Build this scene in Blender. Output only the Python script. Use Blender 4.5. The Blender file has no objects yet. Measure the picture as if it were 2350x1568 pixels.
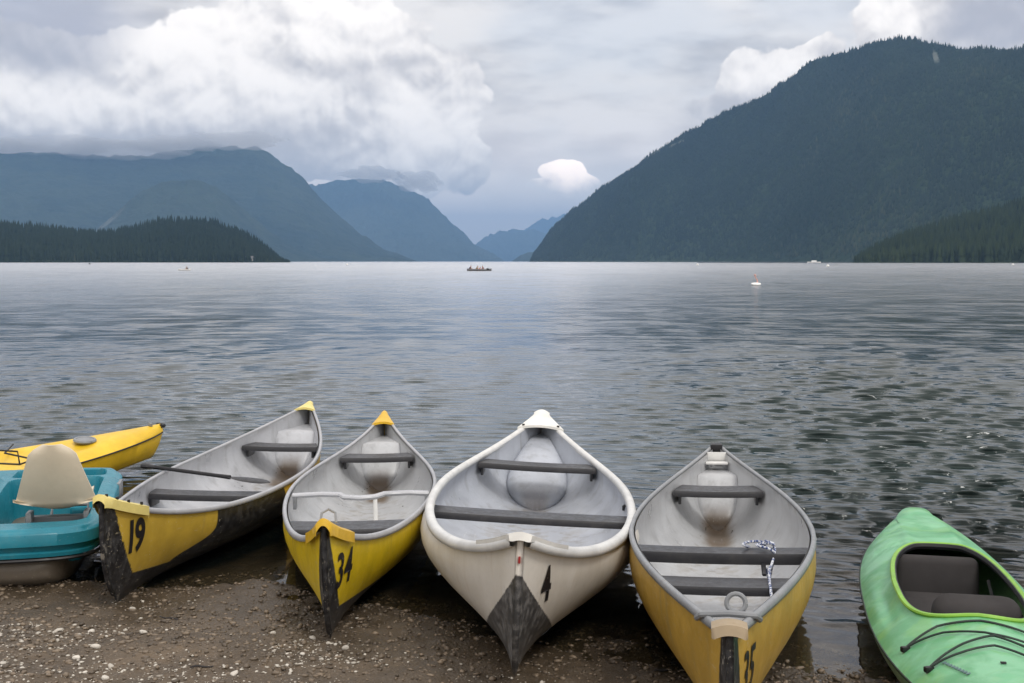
import bpy, bmesh, math, random
import numpy as np
from mathutils import Matrix, Vector

random.seed(7)
rng = np.random.default_rng(11)
scene = bpy.context.scene
COL = scene.collection
F, H0 = 2748.1, 1.7143          # focal length in units of a 2350-wide frame; eye height above the lake
PITCH = math.atan(184 / F)

# ------------------------------------------------------------------ camera
cam_d = bpy.data.cameras.new('camera')
cam_d.sensor_width = 36.0
cam_d.lens = F / 2350 * 36.0
cam_d.clip_start = 0.05
cam_d.clip_end = 120000
cam = bpy.data.objects.new('camera', cam_d)
COL.objects.link(cam)
cam.location = (0, 0, H0)
cam.rotation_euler = (math.pi / 2 - PITCH, 0, 0)
scene.camera = cam
scene.view_settings.view_transform = 'Standard'
scene.view_settings.look = 'None'
scene.view_settings.gamma = 1
scene.view_settings.exposure = 0.57
scene.view_settings.use_curve_mapping = False

SUN_EL, SUN_AZ = math.radians(52), math.radians(150)      # azimuth clockwise from +Y (behind, to the right)


# ------------------------------------------------------------------ node helper
class NT:
    def __init__(s, tree):
        s.t = tree

    def n(s, typ, **kw):
        nd = s.t.nodes.new(typ)
        for k, v in kw.items():
            setattr(nd, k, v)
        return nd

    def put(s, sock, v):
        if isinstance(v, X):
            s.t.links.new(v.s, sock)
        elif v is not None:
            if hasattr(v, '__len__') and len(v) == 3 and sock.type == 'RGBA':
                v = (*v, 1)
            sock.default_value = v

    def m(s, op, *a):
        nd = s.n('ShaderNodeMath', operation=op)
        for i, v in enumerate(a):
            s.put(nd.inputs[i], v)
        return X(nd.outputs[0], s)

    def vm(s, op, *a, scale=None):
        nd = s.n('ShaderNodeVectorMath', operation=op)
        for i, v in enumerate(a):
            s.put(nd.inputs[i], v)
        if scale is not None:
            s.put(nd.inputs['Scale'], scale)
        return X(nd.outputs['Value' if op in ('DOT_PRODUCT', 'LENGTH', 'DISTANCE') else 'Vector'], s)

    def step(s, x, a, b, lo=0., hi=1.):
        nd = s.n('ShaderNodeMapRange', interpolation_type='SMOOTHSTEP')
        for i, v in enumerate((x, a, b, lo, hi)):
            s.put(nd.inputs[i], v)
        return X(nd.outputs[0], s)

    def lin(s, x, a, b, lo=0., hi=1.):
        nd = s.n('ShaderNodeMapRange')
        for i, v in enumerate((x, a, b, lo, hi)):
            s.put(nd.inputs[i], v)
        return X(nd.outputs[0], s)

    def mix(s, f, a, b):
        nd = s.n('ShaderNodeMix', data_type='RGBA')
        s.put(nd.inputs[0], f)
        s.put(nd.inputs[6], a)
        s.put(nd.inputs[7], b)
        return X(nd.outputs[2], s)

    def sep(s, v):
        nd = s.n('ShaderNodeSeparateXYZ')
        s.put(nd.inputs[0], v)
        return [X(o, s) for o in nd.outputs]

    def comb(s, a, b, c):
        nd = s.n('ShaderNodeCombineXYZ')
        for i, v in enumerate((a, b, c)):
            s.put(nd.inputs[i], v)
        return X(nd.outputs[0], s)

    def noise(s, v, scale, detail=4., rough=.5, dist=0.):
        nd = s.n('ShaderNodeTexNoise')
        s.put(nd.inputs['Vector'], v)
        s.put(nd.inputs['Scale'], scale)
        s.put(nd.inputs['Detail'], detail)
        s.put(nd.inputs['Roughness'], rough)
        s.put(nd.inputs['Distortion'], dist)
        return X(nd.outputs[0], s)

    def voro(s, v, scale, detail=0., smooth=False, rough=.5):
        nd = s.n('ShaderNodeTexVoronoi', feature='SMOOTH_F1' if smooth else 'F1')
        s.put(nd.inputs['Vector'], v)
        s.put(nd.inputs['Scale'], scale)
        s.put(nd.inputs['Detail'], detail)
        s.put(nd.inputs['Roughness'], rough)
        return X(nd.outputs['Distance'], s)

    def bump(s, h, strength, dist, normal=None):
        nd = s.n('ShaderNodeBump')
        s.put(nd.inputs['Height'], h)
        s.put(nd.inputs['Strength'], strength)
        s.put(nd.inputs['Distance'], dist)
        if normal is not None:
            s.put(nd.inputs['Normal'], normal)
        return X(nd.outputs[0], s)


class X:
    def __init__(s, sock, nt):
        s.s, s.nt = sock, nt

    def __add__(s, o): return s.nt.m('ADD', s, o)
    __radd__ = __add__
    def __sub__(s, o): return s.nt.m('SUBTRACT', s, o)
    def __rsub__(s, o): return s.nt.m('SUBTRACT', o, s)
    def __mul__(s, o): return s.nt.m('MULTIPLY', s, o)
    __rmul__ = __mul__
    def __truediv__(s, o): return s.nt.m('DIVIDE', s, o)
    def mn(s, o): return s.nt.m('MINIMUM', s, o)
    def mx(s, o): return s.nt.m('MAXIMUM', s, o)
    def pw(s, o): return s.nt.m('POWER', s, o)


# ------------------------------------------------------------------ world: Nishita sky behind a broken cloud deck
world = bpy.data.worlds.new('World')
scene.world = world
world.use_nodes = True
wt = world.node_tree
wt.nodes.clear()
W = NT(wt)
wout = W.n('ShaderNodeOutputWorld')
bg = W.n('ShaderNodeBackground')
wt.links.new(bg.outputs[0], wout.inputs[0])
sky = W.n('ShaderNodeTexSky', sky_type='NISHITA', sun_disc=False)
sky.sun_elevation = SUN_EL
sky.sun_rotation = SUN_AZ
SKY = X(sky.outputs[0], W)


D = W.vm('NORMALIZE', X(W.n('ShaderNodeTexCoord').outputs['Generated'], W))
wx, wy, wz = W.sep(D)
AE = W.comb(W.m('ARCTAN2', wx, wy), W.m('ARCSINE', wz), 0.)


def wnoise(v, scale, detail, rough, typ='FBM', dist=0.):
    nd = W.n('ShaderNodeTexNoise', noise_type=typ)
    nd.normalize = True
    W.put(nd.inputs['Vector'], v)
    nd.inputs['Scale'].default_value = scale
    nd.inputs['Detail'].default_value = detail
    nd.inputs['Roughness'].default_value = rough
    nd.inputs['Distortion'].default_value = dist
    return X(nd.outputs[0], W)


def blob_max(blobs, coord):
    """union of elliptical cloud bodies placed by azimuth and elevation"""
    f = None
    for (px, py, rx, ry) in blobs:
        a = math.atan((px - 1175) / F)
        e = math.atan((600 - py) / F * math.cos(a))
        v = W.vm('MULTIPLY', W.vm('SUBTRACT', coord, (a, e, 0.)), (F / rx, F / ry, 0.))
        q = 1.0 - W.vm('LENGTH', v)
        f = q if f is None else W.m('SMOOTH_MAX', f, q, .3)
    return f


WARP = wnoise(D, 13., 3., .55)
WARP2 = wnoise(W.vm('ADD', D, (7., 3., 5.)), 13., 3., .55)
AEW = W.vm('ADD', AE, W.comb((WARP - .5) * .055, (WARP2 - .5) * .045, 0.))
BODY = blob_max([(40, 190, 330, 130), (100, 235, 330, 150), (420, 250, 330, 150), (600, 90, 180, 130), (800, 110, 190, 130), (800, 260, 240, 120),
                 (985, 220, 150, 125), (990, 350, 125, 105), (820, 360, 170, 70), (680, 375, 110, 60), (350, 315, 420, 70),
                 (1288, 408, 52, 36), (1330, 428, 48, 24), (1258, 436, 46, 20), (1300, 440, 76, 18), (1745, 180, 110, 75), (1860, 150, 70, 50), (1690, 240, 110, 50),
                 (2010, 85, 90, 85), (2130, 60, 140, 85), (2320, 60, 220, 110)], AEW)
out = W.step(W.m('ABSOLUTE', W.sep(AE)[0]), .47, .62).mx(W.step(wz, .25, .36))
GEN = (wnoise(D, 2.4, 3., .5) - .50) * 4.0 - (1.0 - out) * 4.0
BODY = BODY.mx(GEN)
OFF = (0.006, 0.0, 0.012)
r0 = wnoise(D, 12., 6., .52, 'FBM')
r1 = wnoise(W.vm('ADD', D, OFF), 12., 6., .52, 'FBM')


def billow(v, scale):
    # rounded lobes parted by creases
    q = None
    for k, (sc_, w_) in enumerate(((scale, 1.), (scale * 2.1, .5), (scale * 4.3, .26), (scale * 8.9, .13))):
        n_ = W.m('ABSOLUTE', wnoise(W.vm('ADD', v, (k * 3.1, k * 1.7, 0.)), sc_, 0., .5) - .5) * (2.0 * w_)
        q = n_ if q is None else q + n_
    return q


g0 = billow(D, 16.)
g1 = billow(W.vm('ADD', D, (0.003, 0.0, 0.008)), 16.)
edge = BODY + (r0 - .5) * .75 + (g0 - .35) * .45
alpha = W.step(edge, .03, .12)
# stratus layer
streak = wnoise(W.vm('MULTIPLY', D, (3.0, 3.0, 11.0)), 1.6, 5., .55)
sfine = wnoise(W.vm('MULTIPLY', D, (3.0, 3.0, 9.0)), 6., 4., .5)
b = W.step(streak * .7 + sfine * .3, .40, .60)
base = W.mix(b, (.48, .45, .43), (.78, .735, .685))
lowsky = W.step(wz, .15, .03)
base = W.mix(lowsky * .75, base, (1.22, 1.07, .95))
gaps = W.step(wnoise(W.vm('MULTIPLY', D, (2.0, 2.0, 5.0)), 2.3, 3., .5), .50, .72)
base = W.mix(gaps * .22, base, W.vm('SCALE', SKY, scale=.10))
# cumulus light: sunlit crowns, grey undersides
LIGHT = blob_max([(560, 70, 120, 110), (790, 60, 150, 100), (560, 200, 240, 90), (980, 300, 150, 120), (960, 385, 130, 50), (1300, 415, 130, 90),
                  (1750, 150, 90, 50), (2000, 55, 80, 60), (180, 230, 260, 60), (400, 120, 200, 90)], AEW)
under = W.step(W.sep(AE)[1], .085, .135)
lit = (r0 - r1) * 1.3 + (g0 - g1) * .85 + W.step(LIGHT, -.9, .8) * .60 + under * .16 + .06 + W.step(edge, .50, .08) * .12
cc = W.mix(W.step(lit, .0, 1.0), (.52, .485, .465), (1.04, .965, .88))
storm = blob_max([(2300, 40, 160, 70), (60, 40, 240, 130)], AEW)
cc = W.mix(W.step(storm, -.3, .5) * .65, cc, (.34, .335, .37))
base = W.mix(W.step(storm, -.6, .6) * .5, base, (.37, .37, .44))
hot = blob_max([(1298, 400, 90, 55)], AEW)
cc = W.mix(W.step(hot, -.2, .7) * W.step(lit, .2, .8), cc, (1.9, 1.6, 1.35))
col = W.mix(alpha * .95, base, cc)
# an overcast sky brightens towards the zenith
col = W.vm('SCALE', col, scale=W.step(wz, .17, .75, 1.0, 1.6))
col = W.vm('MULTIPLY', col, W.mix(W.step(wz, .10, .32), (1., 1., 1.), (.98, .985, 1.0)))
below = W.step(wz, -.02, .0)
col = W.mix(below, (.14, .14, .14), col)
W.put(bg.inputs[0], col)
bg.inputs[1].default_value = 1.0
world.cycles.sampling_method = 'MANUAL'
world.cycles.sample_map_resolution = 256

sd = bpy.data.lights.new('sun', 'SUN')
sd.energy = 1.0
sd.angle = math.radians(14)
sd.color = (1.0, .96, .90)
sun = bpy.data.objects.new('sun', sd)
COL.objects.link(sun)
sdir = Vector((math.sin(SUN_AZ) * math.cos(SUN_EL), math.cos(SUN_AZ) * math.cos(SUN_EL), math.sin(SUN_EL)))
sun.rotation_euler = sdir.to_track_quat('Z', 'Y').to_euler()
sun.location = (0, 0, 30)


# ------------------------------------------------------------------ numpy noise
def _hash(ix, iy, seed):
    n = (ix.astype(np.int64) * 374761393 + iy.astype(np.int64) * 668265263 + seed * 1442695041) & 0xffffffff
    n = ((n ^ (n >> 13)) * 1274126177) & 0xffffffff
    n = n ^ (n >> 16)
    return (n & 0xffff) / 65535.0


def vnoise(x, y, seed=0):
    ix, iy = np.floor(x), np.floor(y)
    fx, fy = x - ix, y - iy
    fx, fy = fx * fx * (3 - 2 * fx), fy * fy * (3 - 2 * fy)
    a, b_, c, d = _hash(ix, iy, seed), _hash(ix + 1, iy, seed), _hash(ix, iy + 1, seed), _hash(ix + 1, iy + 1, seed)
    return (a * (1 - fx) + b_ * fx) * (1 - fy) + (c * (1 - fx) + d * fx) * fy - .5


def fbm(x, y, oct=5, seed=0, gain=.5):
    s, a = 0, 1.
    for o in range(oct):
        s = s + a * vnoise(x * 2 ** o + 17.3 * o, y * 2 ** o - 9.1 * o, seed + o)
        a *= gain
    return s


def ridged(x, y, oct=4, seed=0):
    s, a = 0, 1.
    for o in range(oct):
        s = s + a * (1 - np.abs(2 * vnoise(x * 2 ** o, y * 2 ** o, seed + o)))
        a *= .5
    return s / 2


# ------------------------------------------------------------------ object helpers
def link(o, parent=None):
    COL.objects.link(o)
    if parent is not None:
        o.parent = parent
    return o


def tag(o, label=None, cat=None, group=None, kind=None):
    for k, v in (('label', label), ('category', cat), ('group', group), ('kind', kind)):
        if v:
            o[k] = v
    return o


def empty(name, loc=(0, 0, 0), rz=0., mat=None):
    o = bpy.data.objects.new(name, None)
    o.empty_display_size = .2
    link(o)
    if mat is not None:
        o.matrix_world = mat
    else:
        o.location = loc
        o.rotation_euler = (0, 0, rz)
    return o


def mesh_np(name, V, Fq, mat, parent=None, smooth=True, uv=None, attr=None):
    V = np.asarray(V, dtype=np.float32)
    me = bpy.data.meshes.new(name)
    if isinstance(Fq, np.ndarray):
        k = Fq.shape[1]
        nf = len(Fq)
        me.vertices.add(len(V))
        me.vertices.foreach_set('co', V.ravel())
        me.loops.add(nf * k)
        me.loops.foreach_set('vertex_index', Fq.astype(np.int32).ravel())
        me.polygons.add(nf)
        me.polygons.foreach_set('loop_start', np.arange(0, nf * k, k, dtype=np.int32))
        me.update(calc_edges=True)
    else:
        me.from_pydata([tuple(map(float, v)) for v in V], [], [tuple(map(int, f)) for f in Fq])
    me.validate()
    if smooth is True:
        me.polygons.foreach_set('use_smooth', np.ones(len(me.polygons), dtype=bool))
    if uv is not None:
        l = me.uv_layers.new(name='UVMap')
        vi = np.empty(len(me.loops), dtype=np.int32)
        me.loops.foreach_get('vertex_index', vi)
        l.data.foreach_set('uv', np.asarray(uv, dtype=np.float32)[vi].ravel())
    if attr is not None:
        a = me.attributes.new('var', 'FLOAT', 'POINT')
        a.data.foreach_set('value', np.asarray(attr, dtype=np.float32))
    me.materials.append(mat)
    return link(bpy.data.objects.new(name, me), parent)


def sharp(o, ang=35):
    me = o.data
    bm = bmesh.new()
    bm.from_mesh(me)
    for e in bm.edges:
        if len(e.link_faces) == 2 and e.calc_face_angle(0) > math.radians(ang):
            e.smooth = False
    bm.to_mesh(me)
    bm.free()
    return o


def grid_faces(nr, nc, off=0):
    i = np.arange(nr - 1)[:, None] * nc + np.arange(nc - 1)[None]
    return np.stack([i, i + 1, i + nc + 1, i + nc], -1).reshape(-1, 4) + off


class MB:
    """collects pieces into one mesh"""
    def __init__(s):
        s.V, s.F = [], []

    def add(s, V, Fc):
        o = len(s.V)
        s.V += [tuple(map(float, v)) for v in V]
        s.F += [tuple(int(i) + o for i in f) for f in Fc]
        return s

    def box(s, c, d, rz=0., rx=0., bev=.0):
        bm = bmesh.new()
        bmesh.ops.create_cube(bm, size=1)
        bmesh.ops.scale(bm, vec=d, verts=bm.verts)
        if bev:
            bmesh.ops.bevel(bm, geom=bm.edges[:], offset=bev, segments=2, affect='EDGES', profile=.6)
        M = Matrix.Translation(c) @ Matrix.Rotation(rz, 4, 'Z') @ Matrix.Rotation(rx, 4, 'X')
        bm.transform(M)
        bm.verts.index_update()
        s.add([v.co[:] for v in bm.verts], [[v.index for v in f.verts] for f in bm.faces])
        bm.free()
        return s

    def tube(s, pts, r, n=8, flat=1., cap=True, up=(0, 0, 1)):
        P = np.array(pts, float)
        m = len(P)
        R = np.full(m, r) if np.isscalar(r) else np.array(r, float)
        T = np.gradient(P, axis=0)
        T /= np.linalg.norm(T, axis=1)[:, None] + 1e-9
        U = np.array(up, float)
        V = []
        for i in range(m):
            a = np.cross(T[i], U)
            if np.linalg.norm(a) < 1e-3:
                a = np.cross(T[i], (1, .1, 0))
            a /= np.linalg.norm(a)
            b_ = np.cross(a, T[i])
            for k in range(n):
                th = 2 * math.pi * k / n
                V.append(P[i] + R[i] * (math.cos(th) * a + flat * math.sin(th) * b_))
        Fc = [(i * n + k, i * n + (k + 1) % n, (i + 1) * n + (k + 1) % n, (i + 1) * n + k) for i in range(m - 1) for k in range(n)]
        if cap:
            Fc += [tuple(range(n - 1, -1, -1)), tuple((m - 1) * n + k for k in range(n))]
        return s.add(V, Fc)

    def build(s, name, mat, parent=None, smooth=True):
        o = mesh_np(name, s.V, s.F, mat, parent, smooth)
        if smooth:
            sharp(o)
        return o


# ------------------------------------------------------------------ materials
def new_mat(name):
    m = bpy.data.materials.new(name)
    m.use_nodes = True
    m.node_tree.nodes.clear()
    N = NT(m.node_tree)
    out = N.n('ShaderNodeOutputMaterial')
    p = N.n('ShaderNodeBsdfPrincipled')
    m.node_tree.links.new(p.outputs[0], out.inputs[0])
    return m, N, p, out


def obj_co(N): return X(N.n('ShaderNodeTexCoord').outputs['Object'], N)


def uvx(N): return N.sep(X(N.n('ShaderNodeTexCoord').outputs['UV'], N))


def plastic(name, col, rough=.4, dirt=.25, dcol=(.16, .13, .09), scr=.2, var=.12, scale=1., spec=.4):
    m, N, p, out = new_mat(name)
    c = obj_co(N)
    n1 = N.noise(c, 5 * scale, 6., .6)
    n2 = N.noise(c, 26 * scale, 5., .65)
    lo = tuple(v * (1 - var) for v in col)
    hi = tuple(min(1, v * (1 + var)) for v in col)
    k = N.mix(N.step(n1, .3, .7), lo, hi)
    k = N.mix(N.step(n1 * .5 + n2 * .5, .50, .66) * dirt, k, dcol)
    # fine scratches, lighter than the plastic
    s1 = N.noise(N.vm('MULTIPLY', c, (60., 7., 60.)), 1.3 * scale, 3., .6)
    k = N.mix(N.step(s1, .63, .74) * scr, k, tuple(min(1, v * .5 + .35) for v in col))
    N.put(p.inputs['Base Color'], k)
    N.put(p.inputs['Roughness'], N.lin(n2, .3, .7, rough - .08, rough + .14))
    p.inputs['Specular IOR Level'].default_value = spec
    N.put(p.inputs['Normal'], N.bump(n2, .15, .004))
    return m


YEL = (.62, .40, .018)
YEL2 = (.70, .38, .022)
DARK = (.018, .018, .021)
GREY = (.40, .41, .43)


def hull_mat(name, kind):
    """outer skin: painted panels laid out along (t, u) = along the hull, keel to gunwale"""
    m, N, p, out = new_mat(name)
    c = obj_co(N)
    a, u, _ = uvx(N)
    t = a * 2.0 - 1.0
    n1 = N.noise(c, 4., 6., .6)
    n2 = N.noise(c, 22., 6., .65)
    vs = N.noise(N.vm('MULTIPLY', c, (14., 14., .8)), 1., 4., .6)         # streaks running down the side
    jit = (N.noise(c, 60., 2.) - .5) * .012
    if kind == 'cream':
        paint = N.mix(N.step(n1, .3, .7), (.60, .56, .49), (.70, .665, .60))
        paint = N.mix(N.step(vs, .56, .78) * .35, paint, (.42, .33, .22))
        paint = N.mix(N.step(n2, .58, .74) * .22, paint, (.33, .29, .23))
        s = t + 1.0
        wdt = N.lin(u, .15, .80, .26, -.012).mn(N.lin(u, -.20, .20, .12, .25))
        dark = N.step(wdt - s + jit, -.004, .004)
        dk = N.mix(N.step(n2, .42, .66), (.05, .05, .05), (.17, .165, .16))
        k = N.mix(dark, paint, dk)
        k = N.mix(N.step(u, .10, .02) * .8, k, (.12, .10, .08))
    else:
        yl = {'nineteen': (.52, .345, .045), 'thirtyfour': (.66, .47, .012), 'thirtyfive': (.47, .285, .045)}[kind]
        paint = N.mix(N.step(n1, .32, .68), tuple(v * .86 for v in yl), tuple(min(1, v * 1.12) for v in yl))
        paint = N.mix(N.step(vs, .55, .78) * (.75 if kind == 'thirtyfive' else .34), paint, (.33, .23, .07))
        paint = N.mix(N.step(n2 * .6 + n1 * .4, .56, .70) * .3, paint, (.30, .24, .12))
        if kind == 'nineteen':
            tb = N.lin(u, .28, 1., -.905, -.972)
            q = N.step(u, .78, .24)
            t1 = -.60 - q * q * .16
            y1 = N.step(t + jit - tb, -.003, .003) * N.step(t1 - t, -.003, .003) * N.step(u + jit - .27, -.01, .01)
            y2 = N.step(t - (-.20) - (1.0 - u) * .05, -.003, .003) * N.step(u - .27, -.01, .01)
            ym = y1.mx(y2)
        elif kind == 'thirtyfour':
            tb = N.lin(u, .30, 1., -.925, -.992)
            ym = N.step(t + jit * .5 - tb, -.003, .003) * N.step(u + jit - .30, -.01, .01)
        else:
            tb = N.lin(u, .20, 1., -.93, -.982)
            ym = N.step(t + jit * .5 - tb, -.003, .003) * N.step(u + jit - .24, -.01, .01)
        dk = N.mix(N.step(n2, .4, .68), (.012, .012, .014), (.05, .05, .052))
        # pale scuffs down the stem
        sc = N.step(N.noise(N.vm('MULTIPLY', c, (30., 30., 16.)), 1., 4., .7), .57, .64)
        near = N.step(t, -.965, -.992)
        amt = .75 if kind == 'thirtyfive' else .35
        dk = N.mix(sc * near * amt, dk, (.55, .50, .42))
        k = N.mix(ym, dk, paint)
        # chipped spots
        chip = N.step(N.noise(c, 75., 4., .65), .62, .68) * N.step(N.noise(c, 6., 2.), .48, .60)
        scrape = N.step(N.noise(N.vm('MULTIPLY', c, (40., 3., 40.)), 1.5, 4., .7), .62, .70)
        k = N.mix(scrape * .35, k, (.60, .52, .34))
        k = N.mix(chip * .7, k, (.55, .52, .46))
    N.put(p.inputs['Base Color'], k)
    N.put(p.inputs['Roughness'], N.lin(n2, .3, .7, .33, .52))
    p.inputs['Specular IOR Level'].default_value = .4
    N.put(p.inputs['Normal'], N.bump(n2 * .5 + n1, .12, .01))
    return m


def liner_mat(name, col):
    m, N, p, out = new_mat(name)
    c = obj_co(N)
    a, u, _ = uvx(N)
    t = a * 2.0 - 1.0
    n1 = N.noise(c, 5., 6., .6)
    n2 = N.noise(c, 30., 6., .7)
    vs = N.noise(N.vm('MULTIPLY', c, (12., 12., .9)), 1., 4., .6)
    k = N.mix(N.step(n1, .3, .7), tuple(v * .88 for v in col), tuple(v * 1.1 for v in col))
    k = N.mix(N.step(vs, .50, .72) * .38, k, (.19, .19, .185))
    ox, oy, oz = N.sep(c)
    ax = N.m('ABSOLUTE', ox)
    mud = N.step(ax + (n1 - .5) * .10, .12, .045) * N.step(oz, .21, .06) * N.step(t, .50, .57)
    flr = N.step(u, .16, .0) * N.step(n1 * .6 + vs * .4, .47, .58)
    k = N.mix(flr * .45, k, (.20, .165, .11))
    k = N.mix(mud * (.35 if 'cream' in name else .85), k, (.12, .070, .025))
    k = N.mix(N.step(u, .86, 1.0) * N.step(n1, .45, .62) * .5, k, (.16, .15, .14))
    k = N.mix(N.step(n2, .60, .72) * .3, k, (.20, .18, .15))
    N.put(p.inputs['Base Color'], k)
    s1 = N.noise(N.vm('MULTIPLY', c, (50., 5., 50.)), 1.2, 4., .65)
    k = N.mix(N.step(s1, .60, .72) * .30, k, (.60, .61, .62))
    k = N.mix(N.step(s1, .36, .26) * .30, k, (.17, .165, .155))
    N.put(p.inputs['Base Color'], k)
    N.put(p.inputs['Roughness'], N.lin(n1, .3, .7, .26, .46))
    N.put(p.inputs['Normal'], N.bump(n2, .1, .004))
    return m


M = {}
M['seat'] = plastic('charcoal_plastic', (.019, .019, .022), .36, .2, (.09, .08, .07), .05, spec=.5)
M['gun'] = plastic('grey_vinyl', (.38, .385, .40), .34, .2, (.2, .19, .17), .25, spec=.5)
M['gunw'] = plastic('white_vinyl', (.65, .65, .63), .38, .15, (.35, .33, .28), .1)
M['gund'] = plastic('dull_grey_vinyl', (.26, .27, .28), .4, .3, (.15, .13, .10), .3)
M['cap_y'] = plastic('yellow_cap', (.66, .40, .02), .36, .25, (.35, .25, .10), .15)
M['cap_py'] = plastic('pale_yellow_cap', (.72, .60, .20), .4, .25, (.45, .38, .18), .15)
M['cap_c'] = plastic('cream_cap', (.66, .65, .61), .4, .12, (.40, .35, .26), .15)
M['cap_w'] = plastic('white_cap', (.74, .73, .68), .4, .15, (.45, .42, .3), .1)
M['wood'] = plastic('worn_tan_wood', (.36, .28, .18), .6, .75, (.15, .085, .045), .3)
M['black'] = plastic('black_plastic', (.012, .012, .014), .4, .1, (.05, .05, .05), .1)
M['num'] = plastic('number_vinyl', (.012, .010, .012), .45, .15, (.20, .17, .10), .2)
M['metal'] = plastic('silver_tube', (.42, .43, .45), .28, .15, (.2, .2, .2), .1)
M['steel'] = plastic('dull_steel', (.22, .23, .24), .35, .25, (.1, .08, .06), .1)
M['beige'] = plastic('beige_moulded_seat', (.64, .56, .43), .5, .12, (.40, .33, .22), .05, var=.05)
M['teal'] = plastic('teal_moulded_hull', (.014, .185, .25), .32, .2, (.12, .22, .20), .2)
M['tan'] = plastic('scuffed_tan_float', (.16, .135, .105), .42, .4, (.06, .05, .04), .2)
M['red'] = plastic('red_paint', (.35, .02, .02), .4)
M['ink'] = plastic('blue_ink', (.02, .03, .10), .5)
M['yk'] = plastic('yellow_kayak_skin', (.72, .46, .020), .35, .1, (.45, .30, .05), .1)
M['cord'] = plastic('dark_elastic_cord', (.010, .022, .016), .5, .05)
M['brown'] = plastic('dark_brown_foam', (.046, .043, .043), .9, .1, (.07, .06, .05), .0, spec=.1)
M['white'] = plastic('white_float_plastic', (.80, .80, .78), .35, .05)
M['pink'] = plastic('pink_plastic', (.60, .34, .30), .5, .05)
M['skin'] = plastic('skin', (.45, .27, .19), .55, .0, scr=0)
M['navy'] = plastic('navy_cloth', (.015, .018, .07), .8, .0, scr=0)
M['coral'] = plastic('coral_vest', (.65, .18, .10), .7, .0, scr=0)
M['khaki'] = plastic('khaki_cloth', (.28, .22, .12), .8, .0, scr=0)
M['mauve'] = plastic('mauve_cloth', (.22, .11, .13), .8, .0, scr=0)
M['darkcl'] = plastic('dark_cloth', (.02, .022, .022), .8, .0, scr=0)
M['hair'] = plastic('dark_hair', (.02, .013, .01), .7, .0, scr=0)
M['alu'] = plastic('grey_aluminium_hull', (.13, .13, .14), .35, .1)
M['wall'] = plastic('pale_house_wall', (.42, .42, .40), .7, .1)
M['roof'] = plastic('grey_house_roof', (.16, .16, .17), .7, .1)
M['glass'] = plastic('dark_window_glass', (.03, .04, .05), .15, .0, scr=0)


def rope_mat():
    m, N, p, out = new_mat('blue_white_rope')
    c = obj_co(N)
    s = N.noise(c, 95., 2.)
    N.put(p.inputs['Base Color'], N.mix(N.step(s, .47, .53), (.62, .64, .68), (.05, .08, .20)))
    p.inputs['Roughness'].default_value = .85
    N.put(p.inputs['Normal'], N.bump(N.noise(c, 160., 2.), .5, .004))
    return m


M['rope'] = rope_mat()


def kayak_green():
    m, N, p, out = new_mat('marbled_green_plastic')
    c = obj_co(N)
    w = N.noise(c, 3.0, 4., .6, 1.4)
    w2 = N.noise(N.vm('ADD', c, (4., 2., 1.)), 2.2, 5., .6, 2.2)
    x, y, z = N.sep(c)
    k = N.mix(N.step(w, .40, .62), (.10, .34, .15), (.19, .47, .26))
    k = N.mix(N.step(w2, .50, .66) * .55, k, (.17, .42, .12))
    k = N.mix(N.step(N.noise(c, 5., 3., .5, 1.), .55, .70) * .6, k, (.12, .42, .20))
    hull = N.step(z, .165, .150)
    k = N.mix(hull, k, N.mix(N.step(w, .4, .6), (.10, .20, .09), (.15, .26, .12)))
    d = N.step(N.noise(c, 24., 6., .7), .56, .74)
    k = N.mix(d * .22, k, (.20, .24, .14))
    N.put(p.inputs['Base Color'], k)
    N.put(p.inputs['Roughness'], N.lin(N.noise(c, 9., 4.), .3, .7, .28, .48))
    N.put(p.inputs['Normal'], N.bump(N.noise(c, 7., 4.), .25, .02))
    return m


M['green'] = kayak_green()
M['lime'] = plastic('lime_rim_plastic', (.20, .42, .04), .35, .1, (.1, .2, .03), .1)
M['decal'] = plastic('grey_decal', (.10, .17, .17), .5, .1)


# ------------------------------------------------------------------ setting: beach and lake bed
shx = np.array([-40, -8, -4, -2.75, -2.0, -1.34, -.95, -.59, 0, .5, 1.37, 1.6, 2.1, 4., 8., 40])
shy = np.array([6.9, 6.6, 6.4, 6.33, 6.2, 6.35, 6.1, 5.80, 5.5, 5.28, 5.05, 4.88, 4.7, 4.2, 3.6, 2.5])


def shore_y(x):
    return np.interp(x, shx, shy) + .10 * vnoise(x * 2.3, x * 0 + 3.1, 5) + .05 * vnoise(x * 7.3, x * 0 + 8.1, 6)


def ground_z(x, y):
    d = shore_y(x) - y
    z = np.where(d > 0, .045 * d, np.minimum(.10 * d, -.02))
    z = np.where(d > 6, .27 + (d - 6) * .03, z)
    z = np.clip(z, -1.9, 3.0)
    near = np.exp(-((x / 9) ** 2) - ((y - 5.5) / 6) ** 2)
    z = z + near * (.030 * fbm(x * 1.6, y * 1.6, 4, 3) + .016 * fbm(x * 9, y * 11, 3, 9) + .010 * fbm(x * 34, y * 34, 2, 19))
    return z


def nonuni(a, b_, step, far, growth=1.35):
    core = list(np.arange(a, b_, step))
    lo, hi, s = [], [], step
    x = a
    while x > -far:
        s *= growth
        x -= s
        lo.append(x)
    s = step
    x = core[-1]
    while x < far:
        s *= growth
        x += s
        hi.append(x)
    return np.array(lo[::-1] + core + hi)


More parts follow.
